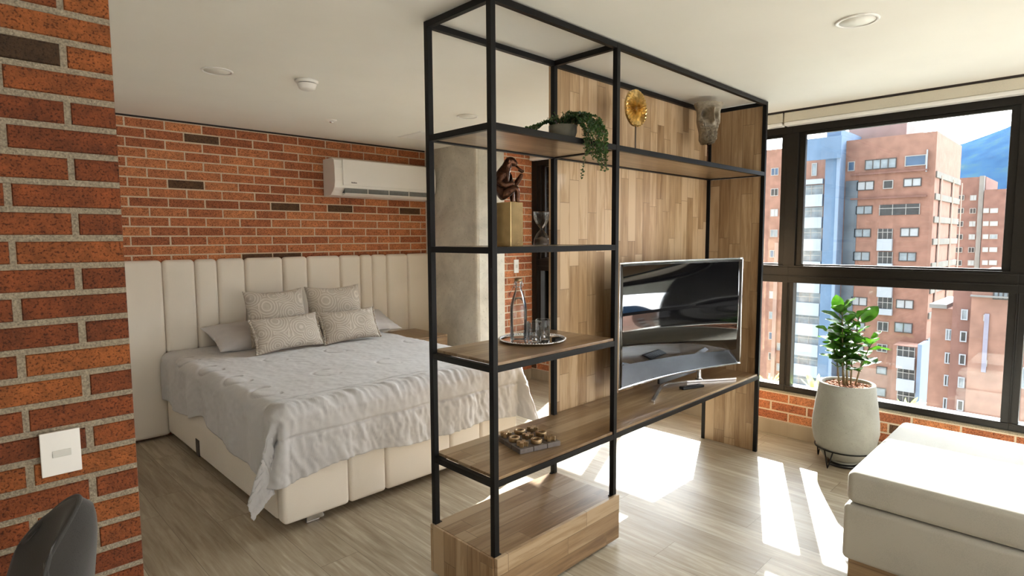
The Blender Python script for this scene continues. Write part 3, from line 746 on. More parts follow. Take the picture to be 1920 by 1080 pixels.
def bar(bm, pts, w, z0, z1):
    P = [Vector(p) for p in pts]; L_ = []; R2 = []
    for i, p in enumerate(P):
        d = (P[min(i+1, len(P)-1)]-P[max(i-1, 0)]).normalized(); nn = Vector((-d.y, d.x))*w/2
        L_.append(p+nn); R2.append(p-nn)
    rows = [[bm.verts.new((*a, z0)), bm.verts.new((*b, z0)), bm.verts.new((*b, z1)), bm.verts.new((*a, z1))] for a, b in zip(L_, R2)]
    for a, b in zip(rows, rows[1:]):
        for k in range(4): bm.faces.new((a[k], a[(k+1) % 4], b[(k+1) % 4], b[k]))
    bm.faces.new(rows[0]); bm.faces.new(rows[-1][::-1])
bar(bm, arm, .020, TZ4+.0005, TZ4+.014)
objw('stand_leg', bm, MT['silver'], tv, bevel=.002)
bm = bmesh.new(); lathe(bm, [(.026, .0145), (.014, .028), (.012, .07), (.016, .093)], 20, (3.47, 1.80, TZ4)); objw('stand_neck', bm, MT['silver'], tv)
bm = bmesh.new(); bx(bm, 3.05, 3.50, 1.836, 1.85, TZ4+.05, TZ4+.20); objw('stand_plate', bm, MT['blackplastic'], tv)
rc = thing('remote_control', 'small black remote control lying in front of the television stand', 'remote', (3.275, 1.745, TZ4+.0003), math.radians(-19))
bm = bmesh.new(); bx(bm, -.085, .085, -.022, .022, 0, .016); obj('remote_body', bm, MT['blackplastic'], rc, bevel=.006)
bm = bmesh.new()
for i in range(5):
    for j in range(2): bx(bm, -.06+i*.022, -.052+i*.022, -.010+j*.014, -.003+j*.014, .0162, .0175)
obj('button', bm, plain('remote_buttons', (.12, .12, .13), .5), rc)

# ------------------------------------------------------------------ small things on the shelves
# bronze monkey on a gilded block (upper middle shelf)
bk = thing('display_block', 'tall gilded block on the middle shelf under the monkey figure', 'block', (1.722, 1.775, TZ2), 0)
bm = bmesh.new(); bx(bm, -.037, .037, -.055, .055, .0002, .184); obj('block', bm, MT['gilt'], bk, bevel=.002)
IR = Vector((.82, -.572, 0)).normalized(); ID = Vector((.572, .82, 0)).normalized()
def skin(name, chains, mat, parent, origin, sub=2):
    "one skinned body: chains of (r, z, depth, radius); identical joints are shared"
    vs, es, rs, idx = [], [], [], {}
    for ch in chains:
        prev = None
        for (r, z, d, q) in ch:
            k = (round(r, 4), round(z, 4), round(d, 4))
            if k not in idx:
                idx[k] = len(vs); vs.append(tuple(IR*r+ID*d+Vector((0, 0, z)))); rs.append(q)
            if prev is not None and prev != idx[k]: es.append((prev, idx[k]))
            prev = idx[k]
    me = bpy.data.meshes.new(name); me.from_pydata(vs, es, []); o = bpy.data.objects.new(name, me); C.objects.link(o); o.parent = parent
    me.materials.append(mat)
    s = o.modifiers.new('skin', 'SKIN'); s.use_smooth_shade = True
    for v, q in zip(me.skin_vertices[0].data, rs): v.radius = (q, q)
    me.skin_vertices[0].data[0].use_root = True
    ss = o.modifiers.new('sub', 'SUBSURF'); ss.levels = ss.render_levels = sub
    return o
mk = thing('monkey_figure', 'dark bronze monkey figure sitting on the gilded block, hand raised to its mouth', 'figurine', (1.722, 1.775, TZ2+.1843))
pel = (-.040, .036, 0, .038); ch_ = (-.036, .078, 0, .041); sh = (-.022, .120, 0, .033); nk = (-.004, .146, 0, .020)
body = [[pel, ch_, sh, nk, (.006, .170, 0, .025), (.018, .173, 0, .024), (.034, .160, 0, .014), (.040, .156, 0, .010)]]
for s in (1, -1):
    kz, kr = (.070, .022) if s > 0 else (.060, .034)
    body.append([pel, (-.024, .032, .024*s, .026), (kr, kz, .032*s, .018), (kr+.002, .036, .030*s, .0125), (kr+.002, .006, .026*s, .009), (kr+.010, -.012, .026*s, .007)])
body.append([sh, (-.028, .116, -.030, .020), (-.044, .080, -.044, .015), (-.020, .066, -.048, .013), (.014, .078, -.038, .010), (.024, .080, -.028, .007)])
body.append([sh, (-.012, .116, .028, .020), (.036, .074, .034, .014), (.052, .098, .022, .0115), (.066, .122, .010, .008)])
mb = skin('body', body, MT['darkbronze'], mk, None)
for s in (1, -1):
    bm = bmesh.new(); bmesh.ops.create_uvsphere(bm, u_segments=12, v_segments=8, radius=.010, matrix=Matrix.Translation(IR*.004+ID*.021*s+Vector((0, 0, .172))) @ Matrix.Diagonal((.7, .5, 1, 1)))
    obj('ear', bm, MT['darkbronze'], mk, smooth=True)
# fingers closing on the little pipe, and toes over the block edge
for k in range(4):
    bm = bmesh.new(); f0 = IR*(.064-.004*k)+ID*.010+Vector((0, 0, .126+.002*k)); tube(bm, [f0, f0+IR*-.002+ID*-.010+Vector((0, 0, .007)), f0+IR*-.006+ID*-.014+Vector((0, 0, .002))], [.0032, .0028, .0022], 6)
    obj('finger', bm, MT['darkbronze'], mk)
for s_ in (1, -1):
    kr = .022 if s_ > 0 else .034
    for k in range(4):
        bm = bmesh.new(); f0 = IR*(kr+.010)+ID*(.020*s_+.004*k)+Vector((0, 0, -.012)); tube(bm, [f0, f0+IR*.006+Vector((0, 0, -.004)), f0+IR*.006+Vector((0, 0, -.012))], [.003, .0028, .002], 6)
        obj('toe', bm, MT['darkbronze'], mk)
bm = bmesh.new(); tube(bm, [IR*.036+Vector((0, 0, .153)), IR*.060+ID*.004+Vector((0, 0, .136)), IR*.070+ID*.006+Vector((0, 0, .130))], [.004, .0045, .006], 8); obj('pipe', bm, MT['darkbronze'], mk)

# hourglass
hg = thing('hourglass', 'clear glass hourglass half full of dark sand on the middle shelf', 'hourglass', (1.96, 1.80, TZ2+.0003))
prof = [(.001, 0), (.037, 0), (.038, .003), (.036, .012), (.034, .030), (.024, .052), (.010, .068), (.0045, .075), (.010, .082), (.024, .098), (.034, .120), (.037, .142), (.038, .150), (.037, .153), (.001, .153)]
bm = bmesh.new(); lathe(bm, prof, 32); obj('glass_bulb', bm, MT['water'], hg)
bm = bmesh.new(); lathe(bm, [(.001, .004), (.0335, .004), (.0335, .012), (.032, .028), (.012, .037), (.001, .041)], 28); obj('sand', bm, plain('dark_sand', (.10, .07, .055), .95, nscale=900, var=.4), hg)
# tray, bottle, glasses
ty_x, ty_y = 1.945, 1.845
tr = thing('tray', 'round mirrored silver tray with beaded rim under the bottle and glasses', 'tray', (ty_x, ty_y, TZ3+.0003))
bm = bmesh.new(); lathe(bm, [(.001, 0), (.11, 0), (.150, .004), (.158, .010), (.160, .011), (.1595, .0125), (.155, .012), (.146, .0075), (.11, .0035), (.001, .0035)], 64); obj('plate', bm, MT['chrome'], tr)
bm = bmesh.new()
for k in range(72):
    a = 2*PI*k/72; bmesh.ops.create_icosphere(bm, subdivisions=1, radius=.0045, matrix=Matrix.Translation((math.cos(a)*.152, math.sin(a)*.152, .0115)))
obj('beaded_rim', bm, MT['silver'], tr, smooth=True)
bt_ = thing('bottle', 'clear swing-top glass bottle of water standing on the tray', 'bottle', (1.885, 1.875, TZ3+.0042))
prof = [(.001, 0), (.036, 0), (.040, .004), (.0405, .02), (.0405, .15), (.038, .17), (.028, .205), (.018, .232), (.0145, .245), (.0145, .262), (.018, .264), (.018, .274), (.015, .276), (.0125, .276), (.0115, .245), (.015, .23), (.026, .203), (.036, .168), (.038, .15), (.038, .008), (.001, .006)]
bm = bmesh.new(); lathe(bm, prof, 12); obj('glass_body', bm, MT['water'], bt_, bevel=.002)
bm = bmesh.new(); lathe(bm, [(.001, .0065), (.0372, .008), (.0372, .15), (.0352, .167), (.026, .199), (.001, .199)], 24); obj('water', bm, glass('still_water', (.97, .98, .98), .8, 1.33, .0), bt_)
bm = bmesh.new(); lathe(bm, [(.001, .2765), (.017, .2765), (.018, .281), (.017, .290), (.001, .291)], 20); obj('stopper', bm, MT['brass'], bt_)
bm = bmesh.new()
for s in (1, -1):
    tube(bm, [Vector((.711, -.703, 0))*s*.017+Vector((0, 0, .284)), Vector((.711, -.703, 0))*s*.021+Vector((0, 0, .255)), Vector((.711, -.703, 0))*s*.021+Vector((0, 0, .245))], .0013, 6)
tube(bm, [Vector((-.711, .703, 0))*.019+Vector((0, 0, .26)), Vector((-.711, .703, 0))*.042+Vector((0, 0, .215)), Vector((-.711, .703, 0))*.040+Vector((0, 0, .205))], .0013, 6)
tube(bm, [(math.cos(a)*.0155, math.sin(a)*.0155, .25) for a in [2*PI*k/16 for k in range(16)]], .0013, 6, closed=True)
obj('wire_clasp', bm, MT['silver'], bt_)
for k, (x, y, lab) in enumerate(((1.905, 1.795, 'clear drinking glass on the tray directly in front of the bottle'), (1.985, 1.815, 'clear drinking glass on the right side of the tray'))):
    gl_ = thing('drinking_glass', lab, 'glass', (x, y, TZ3+.0042), 0, 'tumblers on the round tray')
    bm = bmesh.new(); lathe(bm, [(.001, 0), (.030, 0), (.032, .004), (.035, .093), (.0345, .0945), (.033, .093), (.030, .014), (.001, .012)], 32); obj('tumbler', bm, MT['water'], gl_)
# noughts and crosses board
ttt = thing('game_board', 'grey noughts and crosses board of nine tiles on the long shelf', 'game board', (1.862, 1.796, TZ4+.0003), math.radians(-14))
tile = plain('grey_painted_wood', (.13, .11, .10), .45, nscale=60, var=.2)
TS = .072
for i in range(3):
    for j in range(3):
        bm = bmesh.new(); cx, cy = (i-1)*TS, (j-1)*TS
        bx(bm, cx-TS/2+.0014, cx+TS/2-.0014, cy-TS/2+.0014, cy+TS/2-.0014, .0, .022); obj('tile', bm, tile, ttt, bevel=.002)
pos = {(0, 0): 'X', (1, 0): 'O', (2, 0): 'X', (0, 1): 'O', (1, 1): 'X', (2, 1): 'O', (0, 2): 'X', (1, 2): 'O', (2, 2): 'X'}
rows_ = ['front', 'middle', 'back']; cols_ = ['left', 'middle', 'right']
ca, sa = math.cos(math.radians(-14)), math.sin(math.radians(-14))
for (i, j), s in pos.items():
    cx, cy = (i-1)*TS, (j-1)*TS; wx = 1.862+cx*ca-cy*sa; wy = 1.796+cx*sa+cy*ca
    bm = bmesh.new()
    if s == 'O':
        lathe(bm, [(.014, 0), (.024, 0), (.026, .003), (.026, .017), (.024, .020), (.016, .020), (.014, .018)], 28)
        fs = bm.verts[:]
        n_ = 28; lo_ = fs[:n_]; hi_ = fs[-n_:]
        for f in [f for f in bm.faces if len(f.verts) == n_]: bm.faces.remove(f)
        for q in range(n_): bm.faces.new((lo_[q], lo_[(q+1) % n_], hi_[(q+1) % n_], hi_[q])).smooth = True
    else:
        pts = []
        for q in range(4):
            a = PI/4+q*PI/2
            for da, r in ((-.32, .027), (.32, .027), (PI/4, .0105)):
                pts.append((math.cos(a+da)*r, math.sin(a+da)*r))
        lo_ = [bm.verts.new((*p, 0)) for p in pts]; hi_ = [bm.verts.new((*p, .02)) for p in pts]
        for q in range(12): bm.faces.new((lo_[q], lo_[(q+1) % 12], hi_[(q+1) % 12], hi_[q]))
        bm.faces.new(lo_[::-1]); bm.faces.new(hi_)
    o = obj('nought_piece' if s == 'O' else 'cross_piece', bm, MT['brass'], None, bevel=.0015)
    o.location = (wx, wy, TZ4+.0228); o.rotation_euler = (0, 0, math.radians(-14))
    kind = 'ring-shaped nought' if s == 'O' else 'cross-shaped piece'
    tag(o, 'brass %s on the %s tile of the board\'s %s row' % (kind, cols_[i], rows_[j]), 'game piece', 'noughts and crosses pieces on the board')

# golden sunburst disc on a rod
gd = thing('disc_ornament', 'gold sunburst disc on a thin rod, standing on the top shelf', 'ornament', (2.706, 1.80, TZ1+.0003))
bm = bmesh.new(); n_ = 56; rg = []
for k, r in enumerate((.013, .024, .052, .074, .090, .097)):
    ring = []
    for i in range(n_):
        a = 2*PI*i/n_; d = (.009 if i % 2 else -.004)*(1 if 0 < k < 5 else .3); rr = r*(1+(.010*math.sin(a*9)) * (k == 5))
        ring.append((bm.verts.new((math.cos(a)*rr, -.006-d, .262+math.sin(a)*rr)), bm.verts.new((math.cos(a)*rr, .006, .262+math.sin(a)*rr))))
    rg.append(ring)
for a, b in zip(rg, rg[1:]):
    for i in range(n_):
        j = (i+1) % n_
        bm.faces.new((a[i][0], a[j][0], b[j][0], b[i][0])); bm.faces.new((a[i][1], b[i][1], b[j][1], a[j][1]))
for ring in (rg[0], rg[-1]):
    for i in range(n_):
        j = (i+1) % n_; bm.faces.new((ring[i][0], ring[i][1], ring[j][1], ring[j][0]))
obj('disc', bm, MT['gold'], gd)
bm = bmesh.new(); lathe(bm, [(.003, .006), (.003, .167)], 10); obj('rod', bm, MT['blackplastic'], gd)
bm = bmesh.new(); bx(bm, -.035, .035, -.03, .03, 0, .006); obj('base', bm, MT['blackplastic'], gd, bevel=.001)

# stone fragment of a bearded face on a rod
bf = thing('face_sculpture', 'carved stone fragment of a bearded face on a rod, top shelf right end', 'sculpture', (3.57, 1.82, TZ1+.0003), math.radians(-44))
bm = bmesh.new(); nx, nz = 56, 84; G = []
def sm(a, b, x): t = max(0, min(1, (x-a)/(b-a))); return t*t*(3-2*t)
def face_d(u, v):
    "relief depth: v 0 chin .. 1 brow, u -1..1"
    d = .055*(1-.55*u*u)
    d += .056*math.exp(-((u)/.15)**2)*sm(.42, .50, v)*(1-sm(.80, .90, v))*(1.25-.5*v)     # nose
    d += .012*math.exp(-(u/.26)**2)*math.exp(-((v-.47)/.03)**2)
    for s in (-1, 1): d -= .060*math.exp(-((u-s*.46)/.24)**2)*math.exp(-((v-.70)/.10)**2)   # eye hollows
    d += .016*math.exp(-((v-.84)/.05)**2)*(1-.3*u*u)                                     # brow
    d -= .022*math.exp(-((v-.385)/.016)**2)*math.exp(-(u/.34)**2)                          # mouth
    d += .010*math.exp(-((v-.35)/.02)**2)*math.exp(-(u/.28)**2)+.010*math.exp(-((v-.425)/.022)**2)*math.exp(-(u/.45)**2)
    beard = (1-sm(.30, .42, v))+sm(.45, .8, abs(u))*(1-sm(.5, .62, v))
    beard = min(1, beard)
    d += beard*(.012+.013*math.sin(u*17+4*math.sin(v*19))*math.cos(v*31+3*math.sin(u*9)))
    d += .002*fbm(u*5, v*9, 1)
    return d
for j in range(nz+1):
    v = j/nz; row = []
    hw = .052+.020*sm(.25, .6, v)+.022*sm(.80, 1, v)-.018*(1-sm(0, .12, v))
    for i in range(nx+1):
        u = -1+2*i/nx
        edge = 1+.05*fbm(v*9, 3+(u > 0), 2)
        row.append(bm.verts.new((u*hw*edge, -face_d(u, v)*(1-.75*abs(u)**6)+.01, .175+v*.255+.010*(fbm(u*3, 7, 1) if v > .93 or v < .06 else 0))))
    G.append(row)
for j in range(nz):
    for i in range(nx): bm.faces.new((G[j][i], G[j][i+1], G[j+1][i+1], G[j+1][i])).smooth = True
bk_ = {}
loop = [(0, i) for i in range(nx+1)]+[(j, nx) for j in range(1, nz+1)]+[(nz, i) for i in range(nx-1, -1, -1)]+[(j, 0) for j in range(nz-1, 0, -1)]
back = []
for j, i in loop:
    c = G[j][i].co; back.append(bm.verts.new((c.x*.85, .070, c.z)))
for k in range(len(loop)):
    k2 = (k+1) % len(loop); a = G[loop[k][0]][loop[k][1]]; b = G[loop[k2][0]][loop[k2][1]]
    bm.faces.new((a, back[k], back[k2], b)).smooth = True
bm.faces.new(back)
obj('face', bm, MT['stone'], bf)
bm = bmesh.new(); lathe(bm, [(.0035, .006), (.0035, .21)], 10, (0, .02, 0)); obj('rod', bm, MT['darkbronze'], bf)
bm = bmesh.new(); bx(bm, -.04, .04, -.02, .06, 0, .006); obj('base', bm, MT['blackplastic'], bf, bevel=.001)

# trailing plant on the top shelf
tp = thing('trailing_plant', 'small-leaved plant in a grey bowl trailing over the top shelf edge', 'plant', (2.055, 1.755, TZ1+.0003))
bm = bmesh.new(); lathe(bm, [(.001, 0), (.036, 0), (.054, .02), (.064, .05), (.065, .078), (.060, .078), (.056, .055), (.001, .05)], 36); obj('pot', bm, plain('sage_grey_ceramic', (.15, .145, .11), .6, nscale=20), tp)
bm = bmesh.new(); lathe(bm, [(.001, .0505), (.054, .0555), (.04, .068), (.001, .072)], 24); obj('soil', bm, MT['soil'], tp)
TP = Vector((2.055, 1.755, TZ1))
rv = random.Random(3)
strands = []
def q_(px, py, y): return at(px, py, 1, y)-TP
for k in range(22):      # over the front edge, down the right-hand side
    ex = rv.uniform(1098, 1140); ln = rv.uniform(.4, 1); end = 262+ln*60*(1 if ex > 1110 else .5)
    s0 = Vector((rv.uniform(-.01, .06), rv.uniform(-.05, .03), .075))
    strands.append([s0, s0+Vector((.03, -.03, .05+rv.uniform(0, .02))), q_(ex-14, 214+rv.uniform(0, 18), 1.66), q_(ex, 248, 1.585), q_(ex+rv.uniform(-4, 4), end, 1.583)])
strands.append([Vector((.03, -.04, .075)), Vector((.04, -.07, .12)), q_(1094, 245, 1.60), q_(1096, 262, 1.587), q_(1097, 300, 1.585), q_(1089, 334, 1.585)])
strands.append([Vector((.03, -.04, .075)), Vector((.05, -.07, .12)), q_(1120, 245, 1.60), q_(1125, 270, 1.587), q_(1128, 318, 1.585)])
strands.append([Vector((.03, -.04, .075)), Vector((.05, -.07, .12)), q_(1128, 245, 1.60), q_(1134, 270, 1.587), q_(1131, 305, 1.585)])
for k in range(22):      # crown over the pot, sweeping both ways
    a = rv.uniform(0, 2*PI); r = rv.uniform(.03, .09)
    strands.append([Vector((0, 0, .07)), Vector((math.cos(a)*r*.5, math.sin(a)*r*.5, .10+rv.uniform(0, .03))), Vector((math.cos(a)*r, math.sin(a)*r, .10+rv.uniform(-.01, .03)))])
for k in range(10):
    strands.append([Vector((-.02, .02, .07)), Vector((-.045, .045, .105)), Vector((-.075, .065, .085)), Vector((-.10-.01*k, .085+rv.uniform(-.02, .02), .05))])
bms = bmesh.new(); bml = bmesh.new()
def leafq(bm, p, d, s, nrm):
    d = d.normalized(); sd = d.cross(nrm).normalized()
    v = [bm.verts.new(p), bm.verts.new(p+d*s*.5+sd*s*.42), bm.verts.new(p+d*s+nrm*s*.12), bm.verts.new(p+d*s*.5-sd*s*.42), bm.verts.new(p+d*s*.5-nrm*s*.12)]
    for a, b in ((0, 1), (1, 2), (2, 3), (3, 0)): bm.faces.new((v[a], v[b], v[4])).smooth = True
for st in strands:
    pts = []
    for a, b in zip(st, st[1:]):
        n_ = max(2, int((b-a).length/.009))
        pts += [a.lerp(b, k/n_) for k in range(n_)]
    pts.append(st[-1])
    for it in range(3): pts = [pts[0]]+[(pts[k-1]+pts[k]*2+pts[k+1])/4 for k in range(1, len(pts)-1)]+[pts[-1]]
    if len(pts) > 2: tube(bms, pts, .0011, 4)
    for p in pts[2:]:
        for k in range(2):
            d = Vector((rv.uniform(-1, 1), rv.uniform(-1, .6), rv.uniform(-.5, .7)))
            leafq(bml, p, d, rv.uniform(.009, .016), Vector((rv.uniform(-1, 1), rv.uniform(-1, 0), rv.uniform(0, 1))).normalized())
obj('stems', bms, MT['stem'], tp); obj('foliage', bml, MT['vine'], tp, keep=True)

# ------------------------------------------------------------------ ottoman
ot = thing('ottoman', 'long cream upholstered storage ottoman with wooden plinth, half in sunlight', 'ottoman', (3.15, -.1, 0))
OX0, OX1, OY0, OY1 = 2.685, 3.64, -.95, .712
boxw('cushion_lid', (OX0, OX1, OY0, OY1, .352, .492), MT['ottoman'], ot, bevel=.032, seg=5, smooth=True)
boxw('body', (OX0-.006, OX1+.006, OY0-.006, OY1+.006, .105, .349), MT['ottoman'], ot, bevel=.022, seg=4, smooth=True)
boxw('plinth', (OX0+.03, OX1-.03, OY0+.03, OY1-.012, .0, .104), MT['wood_xz'], ot, bevel=.003)

# ------------------------------------------------------------------ potted plant by the window
PX, PY = 4.13, 1.115
sp = thing('plant_stand', 'black wire plant stand with hairpin legs under the cement pot', 'plant stand', (PX, PY, 0))
bm = bmesh.new(); rr_ = .172
tube(bm, [(rr_*math.cos(a), rr_*math.sin(a), .115) for a in [2*PI*k/40 for k in range(40)]], .0045, 8, closed=True)
obj('ring', bm, MT['black'], sp)
for k in range(4):
    a = math.radians(165)+k*PI/2; bm = bmesh.new()
    P0 = Vector((rr_*math.cos(a-.16), rr_*math.sin(a-.16), .115)); P2 = Vector((rr_*math.cos(a+.16), rr_*math.sin(a+.16), .115)); F0 = Vector((rr_*1.02*math.cos(a), rr_*1.02*math.sin(a), .004))
    tube(bm, [P0, P0.lerp(F0, .9), F0+Vector((0, 0, .0005)), P2.lerp(F0, .9), P2], .004, 8); obj('leg', bm, MT['black'], sp)
pp = thing('planter', 'large pale cement planter tapering to its rim, beside the window', 'planter', (PX, PY, 0))
bm = bmesh.new(); lathe(bm, [(.001, .034), (.085, .034), (.125, .055), (.156, .10), (.181, .16), (.194, .23), (.191, .30), (.179, .40), (.166, .49), (.161, .535), (.158, .541), (.150, .541), (.144, .535), (.142, .50), (.001, .50)], 64)
obj('pot', bm, MT['potcement'], pp)
bm = bmesh.new(); lathe(bm, [(.001, .0), (.098, .0), (.104, .004), (.104, .02), (.001, .022)], 40); obj('saucer', bm, MT['blackplastic'], pp)
bm = bmesh.new(); lathe(bm, [(.001, .022), (.084, .022), (.084, .034), (.001, .034)], 40); obj('foot', bm, MT['potcement'], pp)
bm = bmesh.new(); rb = random.Random(5)
lathe(bm, [(.001, .5005), (.141, .5005), (.141, .515), (.001, .522)], 30)
for k in range(420):
    a = rb.uniform(0, 2*PI); r = .136*math.sqrt(rb.random()); s = rb.uniform(.006, .016)
    m_ = Matrix.Translation((r*math.cos(a), r*math.sin(a), .518+rb.uniform(0, .008))) @ Matrix.Rotation(rb.uniform(0, 6), 4, 'Z') @ Matrix.Rotation(rb.uniform(-.6, .6), 4, 'X') @ Matrix.Diagonal((s*1.4, s*.7, s*.35, 1))
    bmesh.ops.create_cube(bm, size=1, matrix=m_)
bc = obj('bark_mulch', bm, MT['soil'], pp); bc['kind'] = 'stuff'
pl_ = thing('potted_plant', 'bushy green plant with broad glossy leaves growing in the cement planter', 'plant', (PX, PY, .52))
bms = bmesh.new(); bml = bmesh.new(); rl = random.Random(11)
def big_leaf(bm, p, d, s, w=.46, droop=.3, roll=0):
    d = d.normalized(); sd = d.cross(Vector((0, 0, 1)))
    if sd.length < .1: sd = Vector((1, 0, 0))
    sd.normalize(); sd = Matrix.Rotation(roll, 3, d) @ sd; upv = sd.cross(d).normalized()
    n_ = 9; rows = []
    for k in range(n_+1):
        t = k/n_; wd = s*w*.5*(math.sin(PI*min(1, t**.8*1.0))**.75)*(.75+.4*t) if 0 < t < 1 else .0008
        c = p+d*s*t-Vector((0, 0, 1))*droop*s*t*t*.5
        rows.append([bm.verts.new(c+sd*wd*q+upv*(abs(q)*wd*.38+.003*math.sin(t*14+q))) for q in (-1, -.5, 0, .5, 1)])
    for a, b in zip(rows, rows[1:]):
        for q in range(4): bm.faces.new((a[q], a[q+1], b[q+1], b[q])).smooth = True
E1 = Vector((.701, .713, 0)); E2 = Vector((.713, -.701, 0))     # away from / across the room
stems = [(-.055, .0, -.02, .50), (-.10, .02, .0, .34), (.0, -.02, .03, .40), (.06, .02, .0, .44), (.10, -.03, -.03, .30), (.02, .05, .05, .36), (-.05, -.05, .06, .28)]
for (sr, sdp, dd, hgt) in stems:
    p0 = E2*sr*.45+E1*sdp*.4; p1 = E2*sr*1.15+E1*(sdp+dd)+Vector((0, 0, hgt))
    mid = p0.lerp(p1, .5)+E2*rl.uniform(-.02, .02)
    pts = [p0, p0.lerp(mid, .5), mid, mid.lerp(p1, .5), p1]; tube(bms, pts, [.006, .005, .0045, .004, .003], 7)
    n_ = int(hgt/.029)
    for k in range(n_):
        t = .28+.72*(k+1)/n_; i = min(3, int(t*4)); f = t*4-i; p = pts[i].lerp(pts[min(4, i+1)], f)
        a = k*2.4+sr*30; el = .15+.7*t*rl.uniform(.5, 1.1)
        d = Vector((math.cos(a)*math.cos(el), math.sin(a)*math.cos(el), math.sin(el)))
        big_leaf(bml, p, d, rl.uniform(.10, .15)*(1 if t < .95 else 1.05), rl.uniform(.56, .72), rl.uniform(.1, .7), rl.uniform(-.5, .5))
# the two tall leaves at the tops
for (sr, px_, ang, s, rr2) in ((-.063, 0, 1.25, .13, 1.1), (-.063, 0, .75, .11, .2), (.07, 0, .85, .15, .9)):
    top = E2*sr*1.1+Vector((0, 0, .47 if sr < 0 else .41)); d = E2*math.cos(ang)*(1 if sr > 0 or ang < 1 else -.6)+Vector((0, 0, math.sin(ang))); big_leaf(bml, top, d, s, .6, .1, rr2)
obj('stems', bms, MT['stem'], pl_); obj('foliage', bml, MT['leaf'], pl_, keep=True)

# ------------------------------------------------------------------ dining chair, only its back top is in the picture
dc = thing('dining_chair', 'dark grey felt dining chair, its rounded back top at the lower left corner', 'chair', (-.115, 1.44, 0), math.radians(3))
bm = bmesh.new(); nu, nv = 28, 26; G = []
for side in (0, 1):
    g = []
    for j in range(nv+1):
        v = j/nv; row = []
        for i in range(nu+1):
            u = -1+2*i/nu
            hw = .215*(1-.42*v**2.2)*(1-max(0, v-.80)**2*9*abs(u)**.0)
            ya = u*hw; zz = .47+.482*v-.08*abs(u)**2.4*v
            th = .030*(1-abs(u)**3.2)**.5*(1-max(0, (v-.80)/.2)**3)**.5+.003
            xx = .23+.060*v-.12*u*u*(1-.4*v)+(th if side else -th)
            row.append(bm.verts.new((xx, ya, zz)))
        g.append(row)
    G.append(g)
    for j in range(nv):
        for i in range(nu): bm.faces.new((g[j][i], g[j][i+1], g[j+1][i+1], g[j+1][i])).smooth = True
a, b = G
for i in range(nu):
    bm.faces.new((a[0][i], b[0][i], b[0][i+1], a[0][i+1])); bm.faces.new((a[nv][i], b[nv][i], b[nv][i+1], a[nv][i+1])).smooth = True
for j in range(nv):
    bm.faces.new((a[j][0], b[j][0], b[j+1][0], a[j+1][0])).smooth = True; bm.faces.new((a[j][nu], b[j][nu], b[j+1][nu], a[j+1][nu])).smooth = True
edge_pts = [tuple((a[j][0].co+b[j][0].co)/2) for j in range(2, nv+1)]+[tuple((a[nv][i].co+b[nv][i].co)/2) for i in range(1, nu)]+[tuple((a[j][nu].co+b[j][nu].co)/2) for j in range(nv, 1, -1)]
obj('backrest', bm, MT['chair'], dc)
bm = bmesh.new(); tube(bm, edge_pts, .0045, 6); obj('piping', bm, MT['chair'], dc)
bm = bmesh.new(); bx(bm, -.22, .24, -.225, .225, .40, .475); obj('seat', bm, MT['chair'], dc, bevel=.035, seg=4, smooth=True)
for sx_ in (-1, 1):
    for sy_ in (-1, 1):
        bm = bmesh.new(); tube(bm, [(sx_*.17, sy_*.17, .40), (sx_*.22, sy_*.20, .001)], [.014, .009], 12); obj('leg', bm, MT['black'], dc)

# ------------------------------------------------------------------ outside
MT['brick_far'] = plain('far_red_brick', (0.238, 0.131, 0.1), .9, nscale=.9, var=.16, spec=.2)
MT['brick_far2'] = plain('far_dark_red_brick', (0.174, 0.095, 0.079), .9, nscale=.8, var=.18, spec=.2)
MT['brick_pale'] = plain('far_pale_brick', (0.262, 0.182, 0.157), .9, nscale=.7, var=.08, spec=.2)
MT['bluewall'] = plain('blue_grey_render', (0.109, 0.166, 0.253), .9, nscale=.5, var=.12, spec=.2)
MT['bluepale'] = plain('pale_blue_render', (0.182, 0.244, 0.34), .9, nscale=.5, var=.05, spec=.2)
MT['greycol'] = plain('grey_concrete_band', (0.182, 0.174, 0.166), .9, nscale=.7, var=.1, spec=.2)
MT['parapet'] = plain('white_parapet', (0.313, 0.34, 0.374), .8, nscale=.5, var=.04, spec=.2)
MT['dwin'] = plain('dark_window_glass', (0.026, 0.029, 0.031), .15, nscale=.8, var=.5)
MT['lwin'] = plain('curtained_window', (0.182, 0.218, 0.244), .3, nscale=1.2, var=.25)
MT['bwin'] = plain('blue_window', (0.043, 0.088, 0.157), .2, nscale=1.0, var=.2)
MT['wwin'] = plain('white_blind_window', (0.305, 0.323, 0.34), .5, nscale=1.0, var=.1)
MT['winframe'] = plain('pale_window_frame', (0.27, 0.262, 0.253), .6)
MT['dframe'] = plain('dark_window_frame', (0.043, 0.035, 0.032), .6)

